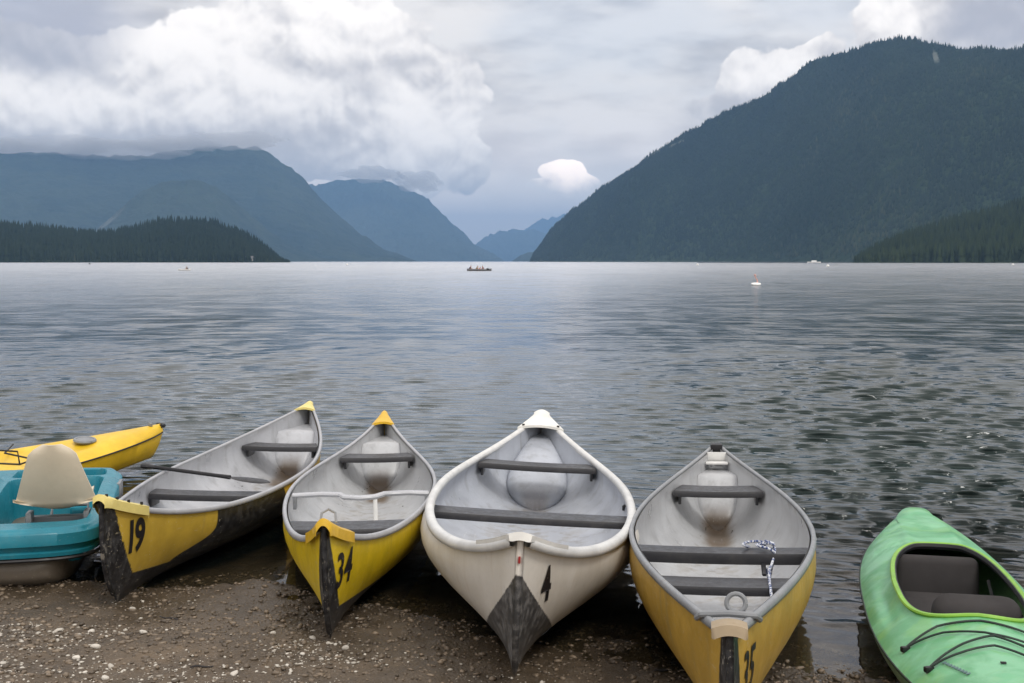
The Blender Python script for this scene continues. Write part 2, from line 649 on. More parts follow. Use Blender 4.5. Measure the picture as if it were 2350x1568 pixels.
def mat_beach():
    m, N, p, out = new_mat('wet_gravel_and_sand')
    geo = N.n('ShaderNodeNewGeometry')
    pos = X(geo.outputs['Position'], N)
    x, y, z = N.sep(pos)
    n1 = N.noise(pos, 3.2, 6., .6)
    n2 = N.noise(pos, 17., 6., .7)
    n3 = N.noise(pos, 75., 4., .65)
    v = N.voro(pos, 58.)
    k = N.mix(N.step(n1, .32, .66), (.058, .041, .025), (.135, .097, .060))
    k = N.mix(N.step(n2, .40, .66) * .6, k, (.070, .055, .040))
    k = N.mix(N.step(n3, .50, .72) * .55, k, (.24, .195, .15))
    k = N.mix(N.step(v, .30, .10) * N.step(n2, .45, .6) * .6, k, (.20, .17, .14))
    wet = N.step(z + (n1 - .5) * .06, .10, .0)
    k = N.mix(wet * .72, k, N.mix(n2, (.034, .025, .015), (.066, .048, .029)))
    deep = N.step(z, -.08, -.5)
    k = N.mix(deep, k, (.030, .032, .022))
    N.put(p.inputs['Base Color'], k)
    N.put(p.inputs['Roughness'], N.lin(wet, 0., 1., .82, .38))
    h = n2 * .5 + n3 * .5 + v * .3
    N.put(p.inputs['Normal'], N.bump(h, .9, .012))
    return m


xs = nonuni(-3.6, 3.2, .022, 14000)
ys = nonuni(3.9, 8.0, .022, 19000)
gx, gy = np.meshgrid(xs, ys)
V = np.stack([gx, gy, ground_z(gx, gy)], -1).reshape(-1, 3)
ground = tag(mesh_np('ground', V, grid_faces(len(ys), len(xs)), mat_beach()), kind='structure')


# ------------------------------------------------------------------ canoe geometry (shared by water cut-out)
CAN = {
 'c19': dict(L=4.8125, B=.8817, zm=.3155, zb=.5437, zs=.5319, eb=4.033, es=2.18, pb=1.99, pw=1.042, roll=.0131, pitch=-.0216, yaw=.0386, x=-1.8847, y=8.07, z=-.0275, T=.03),
 'c34': dict(L=4.8383, B=.8489, zm=.3361, zb=.5383, zs=.5317, eb=5.07, es=4.40, pb=1.907, pw=1.055, roll=-.0087, pitch=-.0275, yaw=-.0533, x=-.9228, y=7.4204, z=-.0202, T=.05),
 'c4': dict(L=4.8441, B=1.0761, zm=.3615, zb=.5916, zs=.5876, eb=3.895, es=3.80, pb=2.19, pw=1.042, roll=.0505, pitch=-.0324, yaw=.0413, x=.1008, y=6.8172, z=.0078, T=.09),
 'c35': dict(L=4.9588, B=.8531, zm=.3871, zb=.5103, zs=.4923, eb=1.08, es=3.49, pb=1.83, pw=1.064, roll=-.0189, pitch=-.0322, yaw=.1609, x=1.0664, y=6.007, z=-.0034, T=.04),
}


def can_matrix(p):
    def pl(X_, Y_, Z_):
        r, pi, ya = p['roll'], p['pitch'], p['yaw']
        y = Y_ * math.cos(r) + Z_ * math.sin(r)
        z = -Y_ * math.sin(r) + Z_ * math.cos(r)
        x = X_ * math.cos(pi) - z * math.sin(pi)
        z = X_ * math.sin(pi) + z * math.cos(pi)
        return Vector((p['x'] + x * math.sin(ya) + y * math.cos(ya), p['y'] + x * math.cos(ya) - y * math.sin(ya), z + p['z']))
    o = pl(0, 0, 0)
    a, b_, c = pl(0, 1, 0) - o, pl(1, 0, 0) - o, pl(0, 0, 1) - o
    return Matrix(((a.x, b_.x, c.x, o.x), (a.y, b_.y, c.y, o.y), (a.z, b_.z, c.z, o.z), (0, 0, 0, 1)))


def beam(p, t):
    return p['B'] / 2 * np.clip(1 - np.abs(t) ** p['pb'], 0, 1) ** p['pw']


def sheer(p, t):
    e = np.where(t < 0, p['eb'], p['es'])
    return p['zm'] + np.where(t < 0, p['zb'] - p['zm'], p['zs'] - p['zm']) * np.abs(t) ** e


def secn(t):
    return 3.0 - 1.85 * np.clip(np.abs(t), 0, 1) ** 1.3


RAKE, RP = .21, 3.4


def hull_y(p, t, u):
    n = secn(t)
    s = np.clip(1 - np.clip(1 - u, 0, 1) ** n, 0, 1) ** (1 / n)
    return beam(p, t) * s * (1 + p['T'] * 4 * u * (1 - u) * 1.6 * (1 - t * t))


def keel_z(t):
    t = np.asarray(t, float)
    return np.where(t > 0, .05, .0) * np.abs(t) ** 5


def hull_pt(p, t, u, side, off=0., zoff=0.):
    """local (lateral, along, up)"""
    t, u = np.asarray(t, float), np.asarray(u, float)
    x = t * (p['L'] / 2 - RAKE * np.clip(1 - u, 0, 1) ** RP + off)
    y = hull_y(p, t, u) + (.012 + off) * np.minimum(1, u * 12)
    z = keel_z(t) + (sheer(p, t) - keel_z(t)) * u + zoff
    return np.stack([side * y, x, z], -1)


def half_at(p, t, z, inset=.014):
    u = np.clip((z - keel_z(t)) / (sheer(p, t) - keel_z(t)), 0, 1)
    return np.maximum(hull_y(p, t, u) - inset, .004)


# ------------------------------------------------------------------ setting: water
def in_hulls(x, y):
    """depth (m) by which the lake surface must dip so that it passes under each boat"""
    dip = np.zeros_like(x)
    for p in CAN.values():
        Mi = can_matrix(p).inverted()
        A = np.array(Mi)
        lx = A[0, 0] * x + A[0, 1] * y + A[0, 3]
        ly = A[1, 0] * x + A[1, 1] * y + A[1, 3]
        t = np.clip(ly / (p['L'] / 2 - .12), -1, 1)
        lz = A[2, 0] * x + A[2, 1] * y + A[2, 3]
        hw = half_at(p, t, np.maximum(lz, 0), .025)
        dip = np.where((np.abs(lx) < hw) & (np.abs(t) < .96) & (lz > .012), .16, dip)
    # green kayak
    cx, cy, a = GK['x'], GK['y'], GK['yaw']
    lx = (x - cx) * math.cos(a) - (y - cy) * math.sin(a)
    ly = (x - cx) * math.sin(a) + (y - cy) * math.cos(a)
    s = np.clip(ly / 1.75, -1, 1)
    dip = np.where((np.abs(lx) < .30 * (1 - np.abs(s) ** 2.2)) & (np.abs(s) < .96), .16, dip)
    return dip


GK = dict(x=1.965, y=5.22, yaw=.225)

NW = 64
wl = np.exp(rng.uniform(np.log(.075), np.log(.36), NW))
wdir = rng.normal(0, .30, NW) + .10
wph = rng.uniform(0, 2 * np.pi, NW)
wamp = .0047 * wl * rng.uniform(.6, 1.3, NW) * np.where(wl < .5, 1.15, .9)


def wave_z(x, y, spacing):
    # crests bend round the bay: distance from a point inland plus angle along the arc
    r = np.sqrt((x - .5) ** 2 + (y + 9) ** 2)
    s = np.arctan2(x - .5, y + 9) * 20
    z = np.zeros_like(x)
    for l, d, ph, a in zip(wl, wdir, wph, wamp):
        k = 2 * np.pi / l
        fade = np.clip((l / (spacing * 2.2)) - 1, 0, 1)
        z += a * fade * np.sin(k * (r * np.cos(d) + s * np.sin(d)) + ph + 1.5 * vnoise(x * .35 / l ** .5, y * .35 / l ** .5, int(ph * 100)))
    u = x / (np.abs(y) + 2)

    def sm(a, b_, v):
        v = np.clip((v - a) / (b_ - a), 0, 1)
        return v * v * (3 - 2 * v)
    z = z * (1 + .22 * np.clip(z / .006, -1.5, 2.2))
    gust = .42 + 1.03 * sm(.03, .28, u) + .30 * sm(-.02, -.30, u) + .30 * vnoise(x * .25, y * .10, 77)
    depth = np.clip((y - shore_y(x)) / 3.2, 0.05, 1)
    return z * gust * depth


def mat_water():
    m, N, p, out = new_mat('lake_water')
    N.t.nodes.remove(p)
    geo = N.n('ShaderNodeNewGeometry')
    pos = X(geo.outputs['Position'], N)
    x, y, z = N.sep(pos)
    dist = N.vm('LENGTH', pos)
    # ripples too small to model: slopes taken straight from a vector noise, crests bent round the bay
    rr = N.m('SQRT', (x - .5) * (x - .5) + (y + 9.) * (y + 9.))
    th = N.m('ARCTAN2', x - .5, y + 9.) * 20.
    q = N.comb(th * .38, rr * 1.5, 0.)

    def vn(v, scale, detail):
        nd = N.n('ShaderNodeTexNoise')
        N.put(nd.inputs['Vector'], v)
        nd.inputs['Scale'].default_value = scale
        nd.inputs['Detail'].default_value = detail
        nd.inputs['Roughness'].default_value = .6
        return N.vm('SUBTRACT', X(nd.outputs['Color'], N), (.5, .5, .5))
    calm = N.lin(y - x * -.2, 5.5, 13., .12, 1.)
    uu = x / (y + 2.)
    gust = .40 + N.step(uu, .04, .28) * .95 + N.step(uu, -.02, -.30) * .25
    gust = gust * N.step(N.noise(N.comb(x * .5, y * .22, 0.), .16, 3.), .35, .65, .80, 1.2)
    v1 = N.vm('SCALE', vn(q, 7.5, 3.), scale=calm * gust * N.lin(y, 8., 26., .24, .50))
    v2 = N.vm('SCALE', vn(q, 1.8, 3.), scale=N.step(y, 10., 30.) * gust * .46)
    v3 = N.vm('SCALE', vn(N.comb(th * 1.1, rr * .34, 0.), 1.7, 3.), scale=N.step(y, 14., 34.) * gust * .42)
    v = N.vm('MULTIPLY', N.vm('ADD', N.vm('ADD', v1, v2), v3), (.45, 1.35, 0.))
    nrm2 = N.vm('NORMALIZE', N.vm('ADD', X(geo.outputs['Normal'], N), v))
    gl = N.n('ShaderNodeBsdfGlossy')
    N.put(gl.inputs['Roughness'], N.lin(N.m('LOGARITHM', dist, 10.), 1.0, 2.6, .05, .26))
    gl.inputs['Color'].default_value = (.97, .98, 1, 1)
    N.put(gl.inputs['Normal'], nrm2)
    fr = N.n('ShaderNodeFresnel')
    fr.inputs['IOR'].default_value = 1.333
    N.put(fr.inputs['Normal'], nrm2)
    tr = N.n('ShaderNodeBsdfTransparent')
    tr.inputs[0].default_value = (.80, .76, .64, 1)
    df = N.n('ShaderNodeBsdfDiffuse')
    df.inputs[0].default_value = (.022, .034, .032, 1)
    mx = N.n('ShaderNodeMixShader')
    N.put(mx.inputs[0], N.step(y - x * -.25, 6.4, 11., .12, 1.))
    N.t.links.new(tr.outputs[0], mx.inputs[1])
    N.t.links.new(df.outputs[0], mx.inputs[2])
    mx2 = N.n('ShaderNodeMixShader')
    N.t.links.new(fr.outputs[0], mx2.inputs[0])
    N.t.links.new(mx.outputs[0], mx2.inputs[1])
    N.t.links.new(gl.outputs[0], mx2.inputs[2])
    N.t.links.new(mx2.outputs[0], out.inputs[0])
    return m


# rows: fine near the beach, then growing out to the far end of the lake
rs = [4.0]
while rs[-1] < 75:
    rs.append(rs[-1] + .004 + (.0021 + .004 * min(max((rs[-1] - 14) / 40, 0), 1)) * rs[-1])
while rs[-1] < 27000:
    rs.append(rs[-1] * 1.12)
rs = np.array(rs)
az = np.radians(np.concatenate([np.linspace(-88, -33, 24)[:-1], np.linspace(-32, 32, 540), np.linspace(33, 88, 24)[1:]]))
ra, aa = np.meshgrid(rs, az, indexing='ij')
wxg, wyg = ra * np.sin(aa), ra * np.cos(aa)
spc = np.maximum(.004 + (.0021 + .004 * np.clip((ra - 14) / 40, 0, 1)) * ra, ra * .0016)
zz = np.where(ra < 75, wave_z(wxg, wyg, spc) * np.clip((75 - ra) / 25, 0, 1), 0)
wyg = wyg - 2.2 * zz          # crests lean towards the shore
zz -= in_hulls(wxg, wyg)
water = tag(mesh_np('water', np.stack([wxg, wyg, zz], -1).reshape(-1, 3), grid_faces(len(rs), len(az)), mat_water()), kind='structure')


# ------------------------------------------------------------------ setting: mountains
def forest_mat(name, lo, hi, scale, rock=None):
    m, N, p, out = new_mat(name)
    geo = N.n('ShaderNodeNewGeometry')
    pos = X(geo.outputs['Position'], N)
    n1 = N.noise(pos, .0016 * scale, 6., .6)
    n2 = N.noise(pos, .011 * scale, 5., .65)
    k = N.mix(N.step(n1 * .6 + n2 * .4, .38, .62), lo, hi)
    k = N.mix(N.step(n2, .52, .70) * .6, k, tuple(v * .6 for v in lo))
    at = N.n('ShaderNodeAttribute', attribute_name='var')
    sc_ = X(at.outputs['Fac'], N) * N.step(n2, .35, .55)
    k = N.mix(sc_, k, (.13, .14, .12))
    N.put(p.inputs['Base Color'], k)
    p.inputs['Roughness'].default_value = .95
    p.inputs['Specular IOR Level'].default_value = .05
    N.put(p.inputs['Normal'], N.bump(N.noise(pos, .03 * scale, 3.), .7, 22 / scale))
    return m


def tree_mat(name, lo, hi, acc):
    m, N, p, out = new_mat(name)
    at = N.n('ShaderNodeAttribute', attribute_name='var')
    a = X(at.outputs['Fac'], N)
    k = N.mix(a, lo, hi)
    k = N.mix(N.step(a, .90, .97), k, acc)
    N.put(p.inputs['Base Color'], k)
    p.inputs['Roughness'].default_value = .95
    p.inputs['Specular IOR Level'].default_value = .05
    return m


class Hill:
    """terrain sampled on azimuth x range; pts = skyline points (px, py), R = range of the crest, r0 = range of the shore"""
    def __init__(s, name, pts, R, r0, mat, shape=1.15, back=1.5, na=500, nr=90, gully=50, rough=10, seed=1, sub=0., gs=900., scars=()):
        s.pts = np.array(pts, float)
        s.R, s.r0, s.shape, s.back, s.gully, s.rough, s.seed, s.sub, s.gs = R, r0, shape, back, gully, rough, seed, sub, gs
        a = np.arctan((s.pts[:, 0] - 1175) / F)
        s.a0, s.a1 = a[0], a[-1]
        A = np.linspace(s.a0, s.a1, na)
        Q = np.concatenate([np.linspace(-.03, 1, nr), np.linspace(1.02, s.back, nr // 4)])
        qq, aa_ = np.meshgrid(Q, A, indexing='ij')
        x, y, z = s.xyz(aa_, qq)
        s.scars = scars
        mesh = mesh_np(name, np.stack([x, y, z], -1).reshape(-1, 3), grid_faces(len(Q), len(A)), mat, attr=s.scar(aa_, qq).ravel())
        s.o = tag(mesh, kind='structure')

    def scar(s, a, q):
        # bare rock slides: (px, q, half width px, half height q, lean)
        px = np.tan(a) * F + 1175
        m_ = np.zeros_like(px)
        for (cx, cq, rx, rq, ln) in s.scars:
            d = ((px - cx - ln * (q - cq)) / rx) ** 2 + ((q - cq) / rq) ** 2
            m_ = np.maximum(m_, np.clip(1.6 - d * 1.6, 0, 1))
        return m_

    def val(s, v, a):
        return v(a) if callable(v) else v + a * 0

    def xyz(s, a, q):
        px = np.tan(a) * F + 1175
        py = np.interp(px, s.pts[:, 0], s.pts[:, 1])
        R, r0 = s.val(s.R, a), s.val(s.r0, a)
        r = r0 + (R - r0) * q
        x, y = r * np.sin(a), r * np.cos(a)
        S = (600 - py) / F * np.cos(a) * R + H0 - s.sub
        S = np.maximum(S, 0)
        qc = np.clip(q, 0, 1)
        zf = S * qc ** s.shape
        zb = S * np.clip(1 - (q - 1) * 1.1, 0, 1)
        z = np.where(q <= 1, zf, zb)
        env = np.sin(np.pi * qc) * np.clip(S / 250, 0, 1)
        z = z + env * s.gully * (ridged(x / s.gs, y / (s.gs * 1.6), 4, s.seed) - .62) * 2.0
        z = z + np.clip(qc * 8, 0, 1) * s.rough * fbm(x / 70, y / 70, 4, s.seed + 5) * np.clip(S / 60, 0, 1)
        z = np.where(q < 0, -1.7, z)
        return x, y, np.maximum(z, -1.7)


def conifers(name, hill, n, h, mat, sides=5, qmin=.0, qmax=1.02, seed=3, wid=.22, bias=1., tiers=1):
    r = np.random.default_rng(seed)
    a = r.uniform(hill.a0, hill.a1, n)
    q = qmin + (qmax - qmin) * r.uniform(0, 1, n) ** bias
    x, y, z = hill.xyz(a, q)
    ok = (z > .5) & (hill.scar(a, q) < .35)
    x, y, z = x[ok], y[ok], z[ok]
    pxx = x / y * F + 1175
    S_ = (600 - np.interp(pxx, hill.pts[:, 0], hill.pts[:, 1])) / F * np.hypot(x, y)
    n = len(x)
    hh = np.clip(S_ / 38, .22, 1) * h * r.uniform(.55, 1.25, n) * (1 + .5 * vnoise(x / 60, y / 60, 31))
    w = hh * wid * r.uniform(.7, 1.3, n)
    var = np.clip(r.uniform(0, 1, n) * .38 + .30 * (vnoise(x / 90, y / 90, 40) + .5) + .42 * (vnoise(x / 420, y / 700, 41) + .5) + .12 * (z < 60), 0, 1)
    ph = r.uniform(0, 6.28, n)
    Vs, Fs, vs = [], [], []
    per = (sides + 1) * tiers
    Vv = np.zeros((n, per, 3))
    for k in range(tiers):
        zb = [.04, .38][k] if tiers > 1 else .02
        zt = [.66, 1.0][k] if tiers > 1 else 1.
        wb = [1., .66][k] if tiers > 1 else 1.
        for i in range(sides):
            th = ph + 2 * np.pi * i / sides + k
            rr = w * wb * r.uniform(.75, 1.2, n)
            Vv[:, k * (sides + 1) + i, 0] = x + rr * np.cos(th)
            Vv[:, k * (sides + 1) + i, 1] = y + rr * np.sin(th)
            Vv[:, k * (sides + 1) + i, 2] = z + hh * (zb + r.uniform(-.04, .04, n)) - 1
        Vv[:, k * (sides + 1) + sides] = np.stack([x, y, z + hh * zt], -1)
    base_f = []
    for k in range(tiers):
        for i in range(sides):
            base_f.append([k * (sides + 1) + i, k * (sides + 1) + (i + 1) % sides, k * (sides + 1) + sides])
    base_f = np.array(base_f)
    Fc = (np.arange(n) * per)[:, None, None] + base_f[None]
    return mesh_np(name, Vv.reshape(-1, 3), Fc.reshape(-1, 3), mat, None, False, attr=np.repeat(var, per))


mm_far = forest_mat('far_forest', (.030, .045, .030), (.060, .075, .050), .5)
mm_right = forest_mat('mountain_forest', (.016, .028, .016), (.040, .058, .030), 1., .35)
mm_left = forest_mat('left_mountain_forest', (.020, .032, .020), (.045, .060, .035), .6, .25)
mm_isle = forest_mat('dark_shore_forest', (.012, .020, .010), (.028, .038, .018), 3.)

right_pts = [(1212, 602), (1222, 582), (1245, 550), (1262, 525), (1290, 503), (1330, 463), (1380, 428), (1420, 403), (1460, 378), (1500, 345), (1560, 310), (1620, 275),
             (1680, 245), (1740, 220), (1790, 190), (1830, 160), (1860, 140), (1900, 128), (1950, 118), (1990, 98), (2030, 88), (2070, 88), (2110, 97), (2140, 105),
             (2200, 110), (2260, 115), (2350, 118), (2500, 100), (2800, 150), (3400, 220), (4200, 330), (5200, 520)]
R_right = lambda a: 5000 + a * 0 - 2000 * np.clip(a / .41, 0, 1)
r0_right = lambda a: 4300 - 2600 * np.clip((a - .015) / .40, 0, 1.0)
hr = Hill('right_mountain', right_pts, R_right, r0_right, mm_right, 1.05, 1.5, 900, 150, 210, 12, 4, 9,
          scars=[(2136, .90, 9, .07, -90), (1500, .985, 26, .012, 0), (1545, .93, 30, .02, 200)])
foot_pts = [(1600, 602), (1700, 597), (1800, 594), (1870, 592), (1935, 586), (1990, 562), (2050, 542), (2100, 527), (2150, 508), (2200, 494), (2250, 484), (2300, 470), (2350, 458), (2500, 440), (2900, 400), (3600, 380), (5000, 420)]
hf = Hill('right_foothill', foot_pts, 1800, 1400, mm_isle, .9, 1.6, 500, 50, 8, 4, 8, 16, 300.)
left_pts = [(-3600, 520), (-2400, 430), (-1200, 380), (-200, 345), (0, 355), (100, 352), (180, 357), (250, 362), (330, 362), (380, 352), (430, 345), (480, 338), (540, 340), (592, 340), (640, 368),
            (700, 410), (735, 450), (780, 495), (830, 538), (880, 572), (930, 590), (965, 602)]
hl = Hill('left_mountain', left_pts, 9000, 7200, mm_left, 1.1, 1.5, 700, 90, 110, 25, 21, 0, 1500.)
sub_pts = [(150, 602), (220, 535), (280, 478), (330, 438), (380, 420), (440, 414), (500, 428), (560, 478), (620, 530), (700, 580), (760, 602)]
hs = Hill('left_spur', sub_pts, 7000, 6300, mm_left, 1.2, 1.9, 300, 50, 40, 16, 33, 0, 800., scars=[(255, .96, 42, .10, 0)])
mid_pts = [(600, 440), (700, 430), (760, 420), (820, 413), (880, 412), (910, 425), (940, 440), (985, 460), (1010, 485), (1040, 515), (1065, 535), (1080, 553), (1095, 565), (1130, 584), (1155, 597), (1162, 602)]
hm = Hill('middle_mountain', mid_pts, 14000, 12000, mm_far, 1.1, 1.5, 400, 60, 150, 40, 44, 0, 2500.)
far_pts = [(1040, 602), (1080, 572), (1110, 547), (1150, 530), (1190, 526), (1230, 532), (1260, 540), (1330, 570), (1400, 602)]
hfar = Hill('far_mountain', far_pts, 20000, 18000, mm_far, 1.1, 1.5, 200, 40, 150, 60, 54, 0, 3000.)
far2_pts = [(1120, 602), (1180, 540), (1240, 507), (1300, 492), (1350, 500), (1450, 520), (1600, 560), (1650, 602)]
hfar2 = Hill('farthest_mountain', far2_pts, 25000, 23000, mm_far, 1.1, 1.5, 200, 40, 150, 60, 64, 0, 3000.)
head_pts = [(1170, 602), (1182, 595), (1195, 585), (1212, 580), (1240, 577), (1270, 585), (1300, 602)]
hh_ = Hill('right_headland', head_pts, 9500, 9000, mm_left, 1., 1.8, 120, 30, 10, 6, 74, 0, 500.)
isle_pts = [(-3800, 560), (-1800, 470), (-900, 505), (-200, 500), (0, 526), (60, 531), (130, 536), (200, 541), (260, 545), (310, 540), (360, 524), (400, 515), (440, 514), (480, 522), (520, 537), (560, 550), (600, 566), (630, 582), (652, 596), (668, 602)]
hi_ = Hill('left_shore_hill', isle_pts, 2300, 1850, mm_isle, .85, 1.6, 500, 50, 8, 4, 84, 0, 300.)

tm1 = tree_mat('conifer_crowns', (.008, .014, .010), (.030, .042, .026), (.050, .060, .032))
tm2 = tree_mat('shore_crowns', (.007, .012, .007), (.034, .047, .020), (.080, .082, .026))
tm3 = tree_mat('left_shore_crowns', (.009, .016, .010), (.026, .036, .020), (.050, .055, .030))
tag(conifers('mountain_forest', hr, 90000, 11, tm1, 4, .01, 1.01, 3, .24, .8), kind='stuff')
tag(conifers('foothill_forest', hf, 18000, 20, tm2, 5, .0, 1.1, 4, .20, 1., 2), kind='stuff')
tag(conifers('left_shore_forest', hi_, 24000, 17, tm3, 5, .0, 1.1, 5, .17, 1., 2), kind='stuff')

# ------------------------------------------------------------------ canoes


def canoe_hull(p, root, mat, lmat):
    nt, nth = 97, 15
    t = np.sin(np.linspace(-1, 1, nt) * np.pi / 2)
    t = .55 * t + .45 * np.linspace(-1, 1, nt)
    th = np.linspace(0, np.pi / 2, nth)
    n = secn(t)[:, None]
    u = 1 - np.cos(th)[None] ** (2 / n)
    u[:, 0], u[:, -1] = 0, 1
    for inner in (False, True):
        off = -.014 if inner else 0.
        zo = .012 if inner else 0.
        tt = t[:, None] + u * 0
        L_ = hull_pt(p, tt, u, -1, off, 0.)
        R_ = hull_pt(p, tt, u, 1, off, 0.)
        L_[..., 2] += zo * (1 - u)
        R_[..., 2] += zo * (1 - u)
        if inner:
            L_[..., 0] = np.minimum(L_[..., 0], -.002)
            R_[..., 0] = np.maximum(R_[..., 0], .002)
        V = np.concatenate([L_[:, ::-1], R_[:, 1:]], 1)
        U = np.concatenate([u[:, ::-1], u[:, 1:]], 1)
        V[:, nth - 1, 0] = 0
        nc = V.shape[1]
        uv = np.stack([(np.repeat(t[:, None], nc, 1) + 1) / 2, U], -1).reshape(-1, 2)
        Fc = grid_faces(nt, nc).tolist()
        if not inner:
            Fc = [f[::-1] for f in Fc]
            for row in (0, (nt - 1) * nc):
                for k in range(nth - 1):
                    a_, b_ = row + k, row + nc - 1 - k
                    f = [a_, a_ + 1, b_ - 1, b_] if k < nth - 2 else [a_, a_ + 1, b_]
                    Fc.append(f if row else f[::-1])
        o = mesh_np('liner' if inner else 'hull', V.reshape(-1, 3), Fc, lmat if inner else mat, root, True, uv=uv)
    return


def gunwale(p, root, mat, w=.016, hgt=.017, out=.004):
    for side in (-1, 1):
        t = np.concatenate([np.linspace(-1, -.8, 24)[:-1], np.linspace(-.8, .8, 60), np.linspace(.8, 1, 24)[1:]])
        P = hull_pt(p, t, t * 0 + 1, side)
        T = np.gradient(P, axis=0)
        T /= np.linalg.norm(T, axis=1)[:, None]
        Nn = np.stack([T[:, 1], -T[:, 0], T[:, 0] * 0], -1) * side
        Nn /= np.linalg.norm(Nn, axis=1)[:, None]
        prof = [(-w, -hgt * .7), (-w, .3 * hgt), (-.6 * w, .9 * hgt), (.4 * w, hgt), (w, .5 * hgt), (1.15 * w, -.3 * hgt), (w, -1.2 * hgt), (.5 * w, -1.3 * hgt)]
        k = len(prof)
        V = []
        for i in range(len(t)):
            for (a_, c) in prof:
                v = P[i] + Nn[i] * (a_ + out) + np.array((0, 0, c))
                if side * v[0] < .001:
                    v[0] = side * .001
                V.append(v)
        Fc = [(i * k + j, i * k + (j + 1) % k, (i + 1) * k + (j + 1) % k, (i + 1) * k + j) for i in range(len(t) - 1) for j in range(k)]
        mesh_np('gunwale', V, Fc, mat, root, True)


def deck_cap(p, root, mat, end, ln, over=.022, rise=.020, skirt=.030, name='deck_plate', blunt=.03, lift=.016):
    """moulded cap over a bow or stern; end = -1 near, +1 far"""
    nr, nc = 12, 13
    rows = []
    for i in range(nr):
        t = end * (1 - (ln / (p['L'] / 2)) * (1 - i / (nr - 1)))
        P = hull_pt(p, t, 1., 1)
        hw = max(P[0] + over, blunt)
        row = []
        for j in range(nc):
            v = -1 + 2 * j / (nc - 1)
            z = P[2] + lift + rise * (1 - v * v) * (1 if i else 1)
            row.append((v * hw, P[1] + end * (.02 if i == nr - 1 else 0), z))
        rows.append([(-hw, row[0][1], P[2] - skirt)] + row + [(hw, row[0][1], P[2] - skirt)])
    nc += 2
    last = [(x * .85, y + end * .012, max(z - .03, P[2] - skirt)) for (x, y, z) in rows[-1]]
    first = [(x * .97, y, z - .018) for (x, y, z) in rows[0]]
    rows = [first] + rows + [last]
    V = np.array(rows).reshape(-1, 3)
    Fc = grid_faces(len(rows), nc).tolist()
    o = mesh_np(name, V, Fc, mat, root, True)
    sharp(o, 50)
    return o


def seat(p, root, t, z, depth, mat, lip=.036, name='seat', bracket=True, thick=.018, sag=.006):
    d = depth / (p['L'] / 2)
    prof = [(-.5, -lip), (-.5, -.012), (-.47, 0), (-.2, .003), (.2, .003), (.46, 0), (.5, -.010), (.5, -thick), (-.40, -thick), (-.42, -lip)]
    nw = 9
    V = []
    for j in range(nw):
        v = -1 + 2 * j / (nw - 1)
        for (a_, c) in prof:
            tt = t + a_ * d
            hw = float(half_at(p, np.array(tt), np.array(z)))
            V.append((v * (hw - .002), tt * p['L'] / 2, z + c - sag * (1 - v * v)))
    k = len(prof)
    Fc = [(j * k + i, j * k + (i + 1) % k, (j + 1) * k + (i + 1) % k, (j + 1) * k + i) for j in range(nw - 1) for i in range(k)]
    Fc += [tuple(range(k)), tuple((nw - 1) * k + i for i in range(k - 1, -1, -1))]
    o = sharp(mesh_np(name, V, Fc, mat, root, True), 40)
    if bracket:
        for s in (-1, 1):
            hw = float(half_at(p, np.array(t), np.array(z - .05)))
            b_ = MB()
            b_.box((s * (hw - .012), t * p['L'] / 2, z - .055), (.018, depth * .8, .07), bev=.004)
            b_.build('bracket', mat, o)
    return o


def bulkhead(p, root, mat, end, tb, tt, zt, bulge, deck=True, name='flotation_tank', ce=(2., .8)):
    nv, nc = 16, 17
    rows = []
    for i in range(nv):
        v = i / (nv - 1)
        row = []
        for j in range(nc):
            c = -1 + 2 * j / (nc - 1)
            tc = tb + (tt - tb) * v ** 1.2 - bulge * (1 - abs(c) ** ce[0]) ** ce[1] * math.sin(math.pi * (.15 + .80 * v)) + .02
            tc = min(tc, .985) * end
            z = .02 + (zt - .02) * v
            hw = float(half_at(p, np.array(tc), np.array(z), .008))
            row.append((c * hw, tc * p['L'] / 2, z))
        rows.append(row)
    for q in (.25, .5, .75, 1.):
        row = []
        for j in range(nc):
            c = -1 + 2 * j / (nc - 1)
            t0 = abs(rows[nv - 1][j][1]) / (p['L'] / 2)
            tc = (t0 + (.985 - t0) * q) * end
            z = zt + .012 * math.sin(q * 1.5)
            hw = float(half_at(p, np.array(tc), np.array(z), .008))
            row.append((c * hw, tc * p['L'] / 2, z))
        rows.append(row)
    V = np.array(rows)
    uv = np.stack([(V[..., 1] / (p['L'] / 2) + 1) / 2, V[..., 2] / .5], -1).reshape(-1, 2)
    return mesh_np(name, V.reshape(-1, 3), grid_faces(len(rows), nc).tolist(), mat, root, True, uv=uv)


